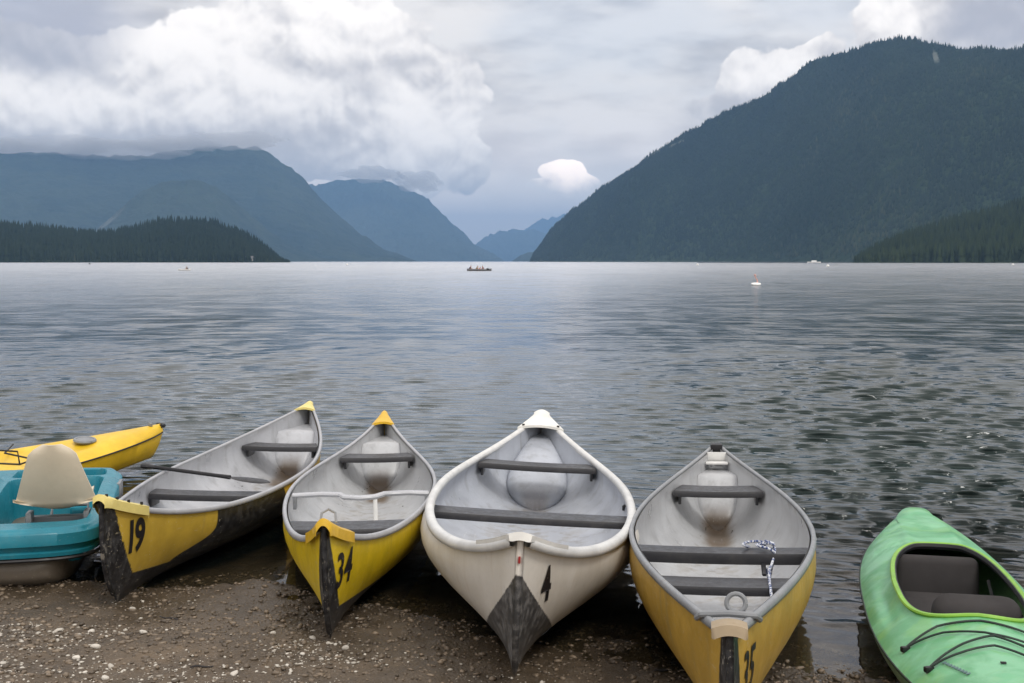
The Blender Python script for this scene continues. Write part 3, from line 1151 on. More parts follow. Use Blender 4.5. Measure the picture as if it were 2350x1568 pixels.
def number(p, root, body, x0, z0, hgt, mat, sx=.55, bold=.02, side=1, gap=1.0, shear=0.):
    """hull number cut from vinyl, wrapped on the side of the hull; one mesh per digit"""
    xo = x0
    for ch in body:
        cu = bpy.data.curves.new('digit', 'FONT')
        cu.body = ch
        cu.size = 1.
        cu.offset = bold
        cu.resolution_u = 4
        tmp = link(bpy.data.objects.new('tmp', cu))
        dg = bpy.context.evaluated_depsgraph_get()
        me = bpy.data.meshes.new_from_object(tmp.evaluated_get(dg))
        bpy.data.objects.remove(tmp)
        bpy.data.curves.remove(cu)
        bm = bmesh.new()
        bm.from_mesh(me)
        bmesh.ops.remove_doubles(bm, verts=bm.verts, dist=.0005)
        bmesh.ops.triangulate(bm, faces=bm.faces)
        bmesh.ops.subdivide_edges(bm, edges=[e for e in bm.edges if e.calc_length() > .15], cuts=2)
        bmesh.ops.triangulate(bm, faces=bm.faces)
        co = np.array([v.co[:] for v in bm.verts])
        w = co[:, 0].max()
        k = hgt / .72
        X_ = xo + co[:, 0] * k * sx + shear * co[:, 1] * k
        Z_ = z0 + co[:, 1] * k
        t = X_ / (p['L'] / 2)
        for _ in range(6):
            u = np.clip((Z_ - keel_z(t)) / (sheer(p, t) - keel_z(t)), 0, 1)
            t = X_ / (p['L'] / 2 - RAKE * (1 - u) ** RP)
        P = hull_pt(p, t, u, side, .0)
        P[:, 0] += side * .0035
        P[:, 1] -= .001
        for v, q in zip(bm.verts, P):
            v.co = q
        bm.to_mesh(me)
        bm.free()
        me.materials.clear()
        me.materials.append(mat)
        link(bpy.data.objects.new('number_digit', me), root)
        xo += (w + .08) * k * sx * gap


def canoe(key, label, kind, lcol, gmat):
    p = CAN[key]
    root = empty('canoe', mat=can_matrix(p))
    tag(root, label, 'canoe', 'rental canoes drawn up with their bows on the beach')
    lm = liner_mat('liner_' + kind, lcol)
    canoe_hull(p, root, hull_mat('skin_' + kind, kind), lm)
    gunwale(p, root, gmat, *((.022, .020, .006) if kind == 'cream' else (.011, .013, .004)))
    return p, root, lm


# number 19
p, r, lm = canoe('c19', 'yellow and black canoe numbered 19 with a paddle in it, beside the teal pedal boat', 'nineteen', (.42, .43, .45), M['gun'])
deck_cap(p, r, M['cap_py'], -1, .30, name='deck_plate')
deck_cap(p, r, M['cap_py'], 1, .20, over=.014)
seat(p, r, -.19, .25, .20, M['seat'])
seat(p, r, .58, .315, .24, M['seat'])
bulkhead(p, r, lm, 1, .665, .76, .36, .012, ce=(3., .6))
bulkhead(p, r, lm, -1, .70, .9, .36, .03)
number(p, r, '19', -2.225, .25, .165, M['num'], .66, .035, shear=-.10)
sc = MB()
for k in range(4):
    t = -.80 + k * .022
    P0 = hull_pt(p, t, .86, -1, -.017)
    sc.tube([P0 + np.array((0, .0, -.02)), P0 + np.array((0, .014, .012)), P0 + np.array((0, .022, -.012)), P0 + np.array((0, .03, .01))], .0035, 5)
sc.build('handwritten_marks', M['ink'], r)

for i_, q_ in enumerate((-.995, -.965, -.93, -.89)):
    P0 = hull_pt(p, q_, 1., 1)
    MB().tube([P0 + np.array((.006, 0, .022)), P0 + np.array((.006, 0, .036))], .0075, 8).build('screw', M['black'], r)

# number 34
p, r, lm = canoe('c34', 'bright yellow canoe numbered 34 with a silver yoke and a yellow bow cap', 'thirtyfour', (.41, .42, .43), M['gun'])
deck_cap(p, r, M['cap_y'], -1, .26, rise=.03)
deck_cap(p, r, M['cap_y'], 1, .22, over=.014, rise=.02, blunt=.02)
seat(p, r, -.43, .29, .26, M['seat'])
seat(p, r, .60, .33, .24, M['seat'])
bulkhead(p, r, lm, 1, .665, .76, .36, .012, ce=(3., .6))
bulkhead(p, r, lm, -1, .72, .9, .36, .03)
number(p, r, '34', -2.30, .245, .155, M['num'], .85, .02)
y = MB()
ty = -.13
hw = float(half_at(p, np.array(ty), np.array(.325)))
y.tube([(-hw, ty * 2.42 + .02, .325), (-hw * .6, ty * 2.42 + .01, .333), (-hw * .3, ty * 2.42, .330), (-.09, ty * 2.42 - .05, .322), (0, ty * 2.42 - .075, .320), (.09, ty * 2.42 - .05, .322),
        (hw * .35, ty * 2.42, .330), (hw * .7, ty * 2.42 + .01, .333), (hw, ty * 2.42 + .02, .325)], .026, 10, .6)
yk = y.build('yoke', M['metal'], r)
for s in (-1, 1):
    MB().box((s * (hw - .012), ty * 2.42 + .02, .285), (.02, .05, .08), bev=.004).build('bracket', M['steel'], yk)
MB().tube([(.09, ty * 2.42 - .06, .315), (.095, ty * 2.42 - .10, .20), (.075, ty * 2.42 - .15, .06), (.07, ty * 2.42 - .22, .02)], .013, 8, .4).build('strap', M['gunw'], yk)
hb = MB()
hb.tube([(-.035, -2.23, .525), (-.03, -2.21, .565), (0, -2.20, .58), (.03, -2.21, .565), (.035, -2.23, .525)], .006, 6)
hb.build('carry_loop', M['gund'], r)

# number 4
p, r, lm = canoe('c4', 'wide cream white canoe numbered 4 with a dark wedge at its bow', 'cream', (.40, .425, .47), M['gunw'])
deck_cap(p, r, M['cap_c'], -1, .34, over=.031, rise=.012, blunt=.045, lift=.021, skirt=.002)
deck_cap(p, r, M['cap_w'], 1, .30, over=.034, rise=.024, blunt=.06, lift=.023)
seat(p, r, -.07, .285, .22, M['seat'])
seat(p, r, .56, .36, .22, M['seat'])
bulkhead(p, r, lm, 1, .62, .90, .44, .09, ce=(3., .6))
bulkhead(p, r, lm, -1, .70, .9, .40, .03)
number(p, r, '4', -2.20, .30, .15, M['num'], .80, .025, shear=-.30)
for s in (-1, 1):
    P0 = hull_pt(p, .885, 1., s)
    MB().tube([P0 + np.array((0, 0, .02)), P0 + np.array((0, 0, .043))], .010, 8).build('screw', M['black'], r)
P0 = hull_pt(p, .22, .62, 1, -.016)
MB().tube([P0 + np.array((.004, 0, .02)), P0 + np.array((-.004, 0, .012)), P0 + np.array((-.008, 0, -.012))], [.012, .014, .009], 8).build('drain_plug', M['black'], r)
w = MB()
w.box((0, -2.424, .515), (.008, .012, .026), bev=.002)
w.build('stem_mark', M['red'], r)

# number 35
p, r, lm = canoe('c35', 'weathered yellow canoe numbered 35 with a blue and white rope over its thwart', 'thirtyfive', (.41, .42, .43), M['gund'])
deck_cap(p, r, M['wood'], -1, .075, over=.004, rise=.012, blunt=.055, skirt=.014)
seat(p, r, -.175, .345, .16, M['seat'], name='thwart', lip=.05)
seat(p, r, -.335, .285, .20, M['seat'])
seat(p, r, .58, .345, .26, M['seat'])
bulkhead(p, r, lm, 1, .67, .77, .35, .012, ce=(3., .6))
bulkhead(p, r, lm, -1, .76, .9, .33, .03)
number(p, r, '35', -2.325, .25, .16, M['num'], .74, .012, shear=-.10)
e = MB()
e.tube([(-.10, -2.24, .49), (-.085, -2.29, .515), (0, -2.31, .525), (.085, -2.29, .515), (.10, -2.24, .49)], .011, 8)
ee = e.build('deck_rail', M['steel'], r)
ring = [(.025 + .030 * math.cos(a_), -2.265 + .008 * math.sin(a_), .548 + .028 * math.sin(a_)) for a_ in np.linspace(0, 2 * math.pi, 20)]
MB().tube(ring, .008, 8, cap=False, up=(0, 1, 0)).build('carry_ring', M['steel'], r)
MB().box((0, 2.40, .475), (.085, .09, .07), bev=.012).build('stern_handle', M['black'], r)
sh = MB()
sh.box((0, 2.17, .405), (.15, .10, .012), bev=.003)
sh.box((0, 2.24, .44), (.13, .012, .06), bev=.003)
sh.build('stern_shelf', M['gunw'], r)
MB().tube([(.19, -.41, .33), (.19, -.50, .30), (.188, -.60, .285), (.185, -.72, .29)], .011, 6, .5).build('seat_strap', M['black'], r)


def to_world(key, v):
    return can_matrix(CAN[key]) @ Vector(v)


# rope lying over the thwart of number 35
rp = MB()
R0 = [(.13, -.40, .350), (.10, -.43, .366), (.12, -.37, .366), (.17, -.36, .370), (.20, -.41, .372), (.16, -.46, .372), (.22, -.50, .362), (.245, -.49, .33), (.23, -.47, .27), (.22, -.46, .20), (.235, -.50, .16), (.215, -.53, .22), (.20, -.55, .29)]
R1 = [(.235, -.40, .37), (.245, -.47, .35), (.225, -.55, .30), (.21, -.66, .305), (.205, -.75, .305), (.20, -.86, .301), (.20, -.95, .28), (.205, -1.02, .22), (.20, -1.06, .14), (.21, -1.10, .06)]


def spline(P, n=6):
    P = np.array(P)
    Q = []
    for i in range(len(P) - 1):
        p0, p1, p2, p3 = P[max(i - 1, 0)], P[i], P[i + 1], P[min(i + 2, len(P) - 1)]
        for k in range(n):
            t = k / n
            Q.append(.5 * ((2 * p1) + (-p0 + p2) * t + (2 * p0 - 5 * p1 + 4 * p2 - p3) * t ** 2 + (-p0 + 3 * p1 - 3 * p2 + p3) * t ** 3))
    Q.append(P[-1])
    return Q


for R_ in (R0, R1):
    rp.tube([to_world('c35', q) for q in spline(R_)], .0062, 7)
rp.tube([to_world('c35', q) for q in spline([(.20, -.44, .37), (.215, -.47, .385), (.24, -.46, .375), (.235, -.42, .375), (.20, -.42, .385)])], .0066, 7)
tag(rp.build('rope', M['rope']), 'blue and white braided rope tied round the dark thwart of the weathered canoe', 'rope')

# paddle in number 19
pd = empty('paddle', to_world('c19', (-.50, -.10, .34)))
tag(pd, 'dark paddle leaning over the left gunwale of the canoe numbered 19', 'paddle')
a0, a1 = Vector((-2.45, 8.0, .335)) - pd.location, Vector((-1.60, 7.80, .262)) - pd.location
dv = (a1 - a0).normalized()
pd_s = MB().tube([a0 + dv * x_ for x_ in (0, .2, .35, .5, .60)], [.014, .013, .013, .013, .015], 8)
pd_s.build('shaft', M['black'], pd)
sd_ = Vector((0, 0, 1)).cross(dv).normalized()
MB().tube([a0 - dv * .055, a0 - dv * .045, a0 - dv * .02, a0 + dv * .015, a0 + dv * .06], [.014, .030, .034, .026, .014], 10, .6).build('grip', M['black'], pd)
bl = [a0 + dv * (.58 + x_) for x_ in np.linspace(0, .30, 9)]
MB().tube(bl, [.014, .03, .05, .062, .068, .07, .068, .055, .02], 12, .12).build('blade', M['black'], pd)


# ------------------------------------------------------------------ pedal boat
def pedal_boat():
    root = empty('pedal_boat', (-3.10, 6.72, 0), rz=.22)
    tag(root, 'teal moulded pedal boat with beige seats, half out of frame beside canoe 19', 'pedal boat')
    hx, hy = .80, .76           # half width, visible half length

    def sm(e0, e1, v):
        t = np.clip((v - e0) / (e1 - e0), 0, 1)
        return t * t * (3 - 2 * t)

    def rbox(x, y, x0, x1, y0, y1, r, soft):
        cx, cy = (x0 + x1) / 2, (y0 + y1) / 2
        dx, dy = np.abs(x - cx) - (x1 - x0) / 2 + r, np.abs(y - cy) - (y1 - y0) / 2 + r
        d = np.sqrt(np.maximum(dx, 0) ** 2 + np.maximum(dy, 0) ** 2) + np.minimum(np.maximum(dx, dy), 0) - r
        return sm(soft / 2, -soft / 2, d), d

    nx, ny = 190, 190
    x, y = np.meshgrid(np.linspace(-hx, hx, nx), np.linspace(-hy, hy, ny))
    # squircle the outline corners
    sx, sy = x / hx, y / hy
    k = .10
    xo = x * (1 - k * sy ** 6 * np.abs(sx) ** 3)
    yo = y * (1 - k * sx ** 6 * np.abs(sy) ** 3)
    z = .335 + .07 * sm(-.5, .35, y)
    for s in (-1, 1):
        a_, b_ = sorted((s * .19, s * .70))
        m_, _ = rbox(x, y, a_, b_, -.56, .38, .07, .025)
        z = z * (1 - m_) + .11 * m_
        m_, _ = rbox(x, y, *sorted((s * .50, s * .70)), .44, .68, .03, .02)
        z = z * (1 - m_) + .25 * m_
        m_, _ = rbox(x, y, *sorted((s * .18, s * .45)), .44, .70, .04, .03)
        z = z * (1 - m_) + (.30) * m_
        m_, _ = rbox(x, y, *sorted((s * .52, s * .68)), .20, .40, .03, .02)
        z = z * (1 - m_) + .25 * m_
    m_, _ = rbox(x, y, -.13, .13, -.35, .35, .05, .06)
    z = z + .05 * m_
    ed = np.maximum(np.abs(sx), np.abs(sy))
    z = z - .018 * sm(.955, 1., ed)
    V = np.stack([xo, yo, z], -1)
    # skirt: follow the border down
    bi = [(0, j) for j in range(nx)] + [(i, nx - 1) for i in range(1, ny)] + [(ny - 1, j) for j in range(nx - 2, -1, -1)] + [(i, 0) for i in range(ny - 2, 0, -1)]
    ring0 = np.array([V[i, j] for i, j in bi])
    n = len(bi)
    Vl = V.reshape(-1, 3)
    Fc = grid_faces(ny, nx).tolist()
    prev = [i * nx + j for i, j in bi]
    off = len(Vl)
    extra = []
    for (f_, dz, zabs) in ((1.012, -.012, None), (1.012, -.07, None), (.985, -.075, None), (.975, None, .215), (.99, None, .205), (.985, None, .185), (.95, None, .180)):
        rg = ring0.copy()
        rg[:, :2] *= f_
        rg[:, 2] = ring0[:, 2] + dz if dz is not None else zabs
        extra.append(rg)
        cur = [off + q for q in range(n)]
        Fc += [(prev[(q + 1) % n], prev[q], cur[q], cur[(q + 1) % n]) for q in range(n)]
        prev = cur
        off += n
    o = mesh_np('moulded_deck', np.concatenate([Vl] + extra), Fc, M['teal'], root, True)
    sharp(o, 40)
    # rub strip under the rim
    rg = ring0.copy()
    rg[:, :2] *= .99
    rg[:, 2] = .172
    MB().tube([tuple(v) for v in rg[::3]] + [tuple(rg[0])], .009, 6, cap=False).build('rub_strip', M['black'], root)
    # floats
    for s in (-1, 1):
        ns, nk = 24, 14
        V = []
        for i in range(ns):
            q = -1 + 2 * i / (ns - 1)
            e_ = max(1 - abs(q) ** 4, 0) ** .5
            for kx in range(nk):
                a_ = 2 * math.pi * kx / nk
                ca, sa = math.cos(a_), math.sin(a_)
                wx_ = math.copysign(abs(ca) ** .5, ca) * .25 * (.55 + .45 * e_)
                wz_ = math.copysign(abs(sa) ** .5, sa) * .11 * (.35 + .65 * e_)
                V.append((s * .40 + wx_, q * .70, .075 + wz_ + .03 * q ** 4))
        Fc = [(i * nk + a_, i * nk + (a_ + 1) % nk, (i + 1) * nk + (a_ + 1) % nk, (i + 1) * nk + a_) for i in range(ns - 1) for a_ in range(nk)]
        Fc += [tuple(range(nk - 1, -1, -1)), tuple((ns - 1) * nk + a_ for a_ in range(nk))]
        mesh_np('float', V, Fc, M['tan'], root, True)
    # seats: moulded shell, back towards the beach
    for cx in (-.46, .54):
        prof = []
        for i in range(22):
            v = i / 21
            if v < .62:      # backrest from top down
                w_ = v / .62
                yy = -.52 + .13 * w_ ** 1.4 + (.0)
                zc = .735 - .36 * w_
                hw = .105 + .115 * min(1, w_ * 1.0)
                if w_ < .12:
                    hw *= (w_ / .12 * .8 + .2) ** .5
            else:            # pan going forward
                w_ = (v - .62) / .38
                yy = -.385 + .42 * w_ + 0
                zc = .375 - .045 * math.sin(min(w_ * 4, 1.57)) + .03 * w_
                hw = .165 - .015 * w_
            prof.append((yy, zc, hw))
        V = []
        nc = 13
        for lay in (0, 1):
            for (yy, zc, hw) in prof:
                for j in range(nc):
                    c = -1 + 2 * j / (nc - 1)
                    cv = .035 * c * c
                    back = zc > .385
                    V.append((cx + c * hw, yy + (cv if back else 0) + (.016 * lay if back else 0), zc + (0 if back else cv) + (.016 * lay if not back else 0)))
        m_ = len(prof) * nc
        Fc = [tuple(f) for f in grid_faces(len(prof), nc)] + [tuple(f[::-1]) for f in grid_faces(len(prof), nc, m_)]
        per = [j for j in range(nc)] + [i * nc + nc - 1 for i in range(1, len(prof))] + [(len(prof) - 1) * nc + j for j in range(nc - 2, -1, -1)] + [i * nc for i in range(len(prof) - 2, 0, -1)]
        Fc += [(per[i], per[(i + 1) % len(per)], per[(i + 1) % len(per)] + m_, per[i] + m_) for i in range(len(per))]
        st = mesh_np('seat', V, Fc, M['beige'], root, True)
        sharp(st, 60)
        MB().box((cx + .0, -.25, .285), (.36, .06, .035), bev=.006).box((cx - .15, -.30, .31), (.03, .10, .06), bev=.006).box((cx + .15, -.30, .31), (.03, .10, .06), bev=.006).build('seat_bracket', M['steel'], st)
        MB().box((cx, -.10, .20), (.36, .14, .10), bev=.02).build('footwell_step', M['beige'], root)
        MB().tube([(cx - .10, .10, .22), (cx - .10, .16, .28), (cx + .10, .16, .28), (cx + .10, .10, .22)], .012, 6).build('pedal_crank', M['steel'], root)
    MB().tube([(.02, .05, .36), (.02, .07, .50), (.02, .02, .53)], .014, 8).build('steering_lever', M['steel'], root)
    MB().box((hx * .985 + .012, .30, .335), (.035, .16, .10), bev=.01).build('bumper', M['steel'], root)
    MB().box((.17, -.70, .322), (.07, .02, .012), bev=.003).build('sticker', M['mauve'], root)
    return root


pedal_boat()


# ------------------------------------------------------------------ kayaks
def loop_pts(fn, n):
    return [fn(2 * math.pi * k / n) for k in range(n)]


def green_kayak():
    a = GK['yaw']
    root = empty('kayak', (GK['x'], GK['y'], -.005), rz=-a)
    root.rotation_euler = (math.radians(-1.0), math.radians(0), -a)
    tag(root, 'green marbled sit-in kayak with an open cockpit and black deck cords', 'kayak')
    L2 = 1.78

    def hw(s):
        s_ = np.asarray(s)
        base = .375 * np.clip(1 - np.abs(s_) ** np.where(s_ > 0, 2.7, 2.3), 0, 1) ** np.where(s_ > 0, .68, .80)
        tail = .15 * np.clip((s_ - .6) / .4, 0, 1) ** 1.5 * np.clip((1 - s_) / .03, 0, 1) ** .5
        return np.maximum(base, tail) + .008

    def seam(s): return .165 + .06 * np.abs(s) ** 3

    def deck(x, y):
        s = np.clip(y / L2, -1, 1)
        v = np.clip(np.abs(x) / np.maximum(hw(s), .01), 0, 1)
        crown = .150 * (1 - .35 * np.abs(s) ** 2)
        front = np.clip((-y - .2) / .5, 0, 1)
        flat = 1 - v ** 3.2
        ridge = 1 - v ** 1.5
        z = seam(s) + crown * ((1 - front * .55) * flat + front * .55 * ridge)
        # moulded recesses along the cockpit and behind it
        z = z - .020 * np.exp(-(((np.abs(x) - .305) / .028) ** 2)) * np.exp(-(((y + .15) / .30) ** 4))
        z = z - .012 * np.exp(-((y - .78) / .035) ** 2) * (v < .8)
        z = z - .012 * np.exp(-((y - 1.15) / .05) ** 2) * (v < .7)
        z = z + .012 * np.exp(-(((np.abs(x) - .12) / .03) ** 2)) * np.exp(-(((y - 1.0) / .3) ** 4))
        return z

    n = 160

    def ang(k): return 2 * math.pi * k / n
    # cockpit opening
    cy0, cl = .02, .66

    def hole(th, g=0.):
        c, s = math.cos(th), math.sin(th)
        e = .62
        y = math.copysign(abs(s) ** e, s) * (cl + g)
        w_ = .245 + g + .014 - .03 * max(0, y / cl) 
        x = math.copysign(abs(c) ** e, c) * w_
        return x, cy0 + y
    outl = []
    for k in range(n):
        th = ang(k)
        s = math.copysign(abs(math.sin(th)) ** .9, math.sin(th))
        s = max(-1, min(1, s))
        x = float(hw(s)) * (1 if math.cos(th) >= 0 else -1) if abs(math.cos(th)) > 1e-6 else 0.
        outl.append((x, s * L2))
    # deck rings between outline and hole
    nr = 16
    V = []
    for j in range(nr + 1):
        f_ = (j / nr)
        for k in range(n):
            ox, oy = outl[k]
            ix, iy = hole(ang(k))
            x, y_ = ox + (ix - ox) * f_, oy + (iy - oy) * f_
            z = float(deck(np.array(x), np.array(y_))) if j else float(seam(np.array(oy / L2)))
            zc = float(deck(np.array(0.), np.array(y_)))
            rim = max(0, (f_ - .86) / .14)
            z = z + rim * .012
            V.append((x, y_, z))
    Fc = [(j * n + k, j * n + (k + 1) % n, (j + 1) * n + (k + 1) % n, (j + 1) * n + k) for j in range(nr) for k in range(n)]
    d_ = mesh_np('deck', V, Fc, M['green'], root, True)
    # hull
    V = []
    nh = 12
    for j in range(nh + 1):
        f_ = j / nh
        for k in range(n):
            ox, oy = outl[k]
            s = oy / L2
            sc_ = math.cos(f_ * math.pi / 2) ** .55
            sh = (1 - .10 * f_ ** 2)
            kz = .012 + .07 * abs(s) ** 4
            z = float(seam(np.array(s))) + (kz - float(seam(np.array(s)))) * math.sin(f_ * math.pi / 2) ** 1.1
            V.append((ox * sc_ * 1.0, oy * sh, z))
    Fc = [(j * n + (k + 1) % n, j * n + k, (j + 1) * n + k, (j + 1) * n + (k + 1) % n) for j in range(nh) for k in range(n)]
    mesh_np('hull', V, Fc, M['green'], root, True)
    # seam strip
    MB().tube([(x * 1.004, y_ * 1.002, float(seam(np.array(y_ / L2))) - .004) for x, y_ in outl[::2]] + [(outl[0][0] * 1.004, outl[0][1], float(seam(np.array(0.))) - .004)], .0055, 6, cap=False).build('seam_strip', M['cord'], root)
    # coaming
    rim = []
    for k in range(0, 121):
        th = 2 * math.pi * k / 120
        x, y_ = hole(th, .0)
        rim.append((x, y_, float(deck(np.array(x), np.array(y_))) + .016))
    MB().tube(rim, .012, 8, .75, cap=False).build('cockpit_rim', M['lime'], root)
    rim2 = [(x * .965, cy0 + (y_ - cy0) * .975, z - .010) for x, y_, z in rim]
    MB().tube(rim2, .010, 6, 1.6, cap=False).build('inner_lip', M['black'], root)
    # seat
    st = []
    def pad(name, c, d, rx, parent, mt=M['brown'], r_=.05):
        bm = bmesh.new()
        bmesh.ops.create_cube(bm, size=1)
        bmesh.ops.scale(bm, vec=d, verts=bm.verts)
        bmesh.ops.bevel(bm, geom=bm.edges[:], offset=r_, segments=5, affect='EDGES', profile=.5)
        bm.transform(Matrix.Translation(c) @ Matrix.Rotation(rx, 4, 'X'))
        for v in bm.verts:
            v.co.z += .02 * math.sin(v.co.x * 9) ** 2 * (1 if d[1] > .2 else 0)
        me = bpy.data.meshes.new(name)
        bm.to_mesh(me)
        bm.free()
        for q in me.polygons:
            q.use_smooth = True
        me.materials.append(mt)
        return link(bpy.data.objects.new(name, me), parent)
    pad('backrest', (-.02, .535, .185), (.40, .09, .22), math.radians(-14), root, r_=.042)
    pad('seat_cushion', (0, .22, .085), (.42, .42, .09), 0, root, r_=.04)
    pad('seat_front', (.05, -.28, .225), (.36, .20, .16), math.radians(16), root, r_=.075)
    MB().tube([(.20, .40, .22), (.21, .25, .13), (.22, .10, .07)], .008, 6).tube([(.245, .05, .20), (.25, -.1, .16), (.245, -.3, .14)], .010, 6).build('seat_webbing', M['darkcl'], root)
    # deck cords with fittings
    hooks = {'a': (-.285, -.80), 'b': (-.23, -1.08), 'c': (.285, -.80), 'd': (.23, -1.08), 'm': (0.02, -.72), 'n': (.0, -.93)}

    def on(x, y_, h=.012): return (x, y_, float(deck(np.array(x), np.array(y_))) + h)
    lines = [[hooks['a'], (-.16, -.71), (0, -.70), (.16, -.72), hooks['c']], [hooks['a'], (-.15, -.80), (.02, -.87), (.15, -.88), (.27, -.86)],
             [hooks['b'], (-.10, -.97), (.02, -.89), (.14, -.96), hooks['d']], [hooks['b'], (-.12, -1.06), (0, -1.02), (.12, -1.08), (.22, -1.12)]]
    cd = MB()
    for ln in lines:
        pts = []
        for (x0, y0), (x1, y1) in zip(ln[:-1], ln[1:]):
            for q in range(6):
                pts.append(on(x0 + (x1 - x0) * q / 6, y0 + (y1 - y0) * q / 6))
        pts.append(on(*ln[-1]))
        MB().tube(pts, .0045, 6).build('deck_cord', M['cord'], root)
    for q in 'abcd':
        MB().box(on(*hooks[q], .008), (.035, .022, .022), rz=.5, bev=.006).build('cord_fitting', M['black'], root)
    MB().box(on(-.0, -1.20, .005), (.02, .012, .006), bev=.002).build('deck_screw', M['black'], root)
    # small printed strip on the left of the foredeck
    dc = MB()
    for i in range(9):
        x0, y0 = -.175 + i * .007, -1.00 - i * .021
        x, y_, z = on(x0 + .0, y0 - .08, .002)
        dc.box((x, y_, z), (.026, .011, .002), rz=.75)
    dc.build('printed_strip', M['decal'], root)
    tg = MB().tube([on(.10, -1.36, .03), on(.16, -1.34, .045), on(.23, -1.33, .03)], .020, 8)
    tg.build('carry_toggle', M['black'], root)
    return root


green_kayak()


def yellow_kayak():
    # sit-on-top kayak; far end lifted, pointing right
    root = empty('kayak', (-4.37, 8.02, .0))
    dx, dy = (-2.95 + 4.37), (9.92 - 8.02)
    ang = math.atan2(dx, dy)
    L2 = math.hypot(dx, dy)
    root.rotation_euler = (math.radians(1.8), math.radians(7), -ang)
    tag(root, 'yellow sit-on-top kayak lying at the water edge behind the pedal boat', 'kayak')

    def hw(s): return .34 * np.clip(1 - np.abs(s) ** 2.4, 0, 1) ** .80 + .035

    def seam(s): return .17 + .07 * np.abs(s) ** 2.5

    def keel(s): return -.05 + .07 * np.clip(np.abs(s) - .6, 0, 1) / .4
    ns, nd, nh = 90, 21, 9
    V = []
    S = np.linspace(-1, 1, ns)
    rows = []
    for s in S:
        w_, sm_, kz = float(hw(s)), float(seam(s)), float(keel(s))
        row = []
        for j in range(nd):
            v = -1 + 2 * j / (nd - 1)
            z = sm_ + .055 * (1 - abs(v) ** 3)
            # seat and foot wells
            well = math.exp(-((abs(v) / .62) ** 6)) * (math.exp(-(((s + .12) / .20) ** 6)) + .6 * math.exp(-(((s - .36) / .17) ** 6)))
            z -= .11 * well
            z -= .02 * math.exp(-(((s - .64) / .05) ** 4)) * math.exp(-((v / .5) ** 6))
            row.append((v * w_, s * L2, z))
        for j in range(1, nh):
            f_ = j / nh * math.pi
            row.append((w_ * math.copysign(abs(math.cos(f_)) ** .55, math.cos(f_)) if abs(math.cos(f_)) > 1e-6 else 0, s * L2 * (1 - .04 * math.sin(f_)), sm_ - (sm_ - kz) * math.sin(f_) ** .7))
        rows.append(row)
    nc = nd + nh - 1
    V = np.array(rows).reshape(-1, 3)
    Fc = []
    for i in range(ns - 1):
        for j in range(nc):
            Fc.append((i * nc + j, i * nc + (j + 1) % nc, (i + 1) * nc + (j + 1) % nc, (i + 1) * nc + j))
    Fc += [tuple(range(nc - 1, -1, -1)), tuple((ns - 1) * nc + j for j in range(nc))]
    o = mesh_np('hull', V, Fc, M['yk'], root, True)
    sharp(o, 55)
    # seam strips
    for sd2 in (-1, 1):
        MB().tube([(sd2 * (float(hw(s)) + .003), s * L2, float(seam(s)) - .004) for s in np.linspace(-.985, .995, 40)], .006, 6).build('seam_strip', M['black'], root)
    # hatch ring
    hy = .70 * L2
    z0 = float(seam(.7)) + .062
    MB().tube([(.075 * math.cos(q), hy + .075 * math.sin(q), z0 + .004) for q in np.linspace(0, 2 * math.pi, 25)], .014, 6, cap=False).build('hatch_ring', M['steel'], root)
    MB().tube([(0, hy, z0 - .012), (0, hy, z0 + .010), (0, hy, z0 + .014)], [.066, .066, .058], 18).build('hatch_cover', M['steel'], root)
    MB().tube([(-.03, L2 - .02, .285), (.0, L2 + .035, .275), (.03, L2 - .02, .285)], .018, 8).build('carry_toggle', M['black'], root)
    MB().box((0, L2 - .10, .302), (.035, .02, .03), bev=.005).build('pad_eye', M['steel'], root)
    zz_ = lambda s: float(seam(s)) + .075
    pts = [(-.25, .22 * L2, zz_(.2)), (.0, .30 * L2, zz_(.3)), (.27, .40 * L2, zz_(.4)), (.22, .46 * L2, zz_(.45) + .0), (-.05, .43 * L2, zz_(.44)), (-.22, .50 * L2, zz_(.5) + .0)]
    MB().tube(pts, .007, 6).build('deck_cord', M['black'], root)
    MB().tube([(.27, .40 * L2, zz_(.4)), (.24, .40 * L2, zz_(.4) + .09), (-.02, .30 * L2, zz_(.3) + .10), (-.25, .22 * L2, zz_(.2))], .007, 6).build('paddle_strap', M['black'], root)
    MB().box((.10, .585 * L2, zz_(.58) - .012), (.06, .09, .018), bev=.008).build('drain_recess', M['cap_y'], root)
    return root


yellow_kayak()


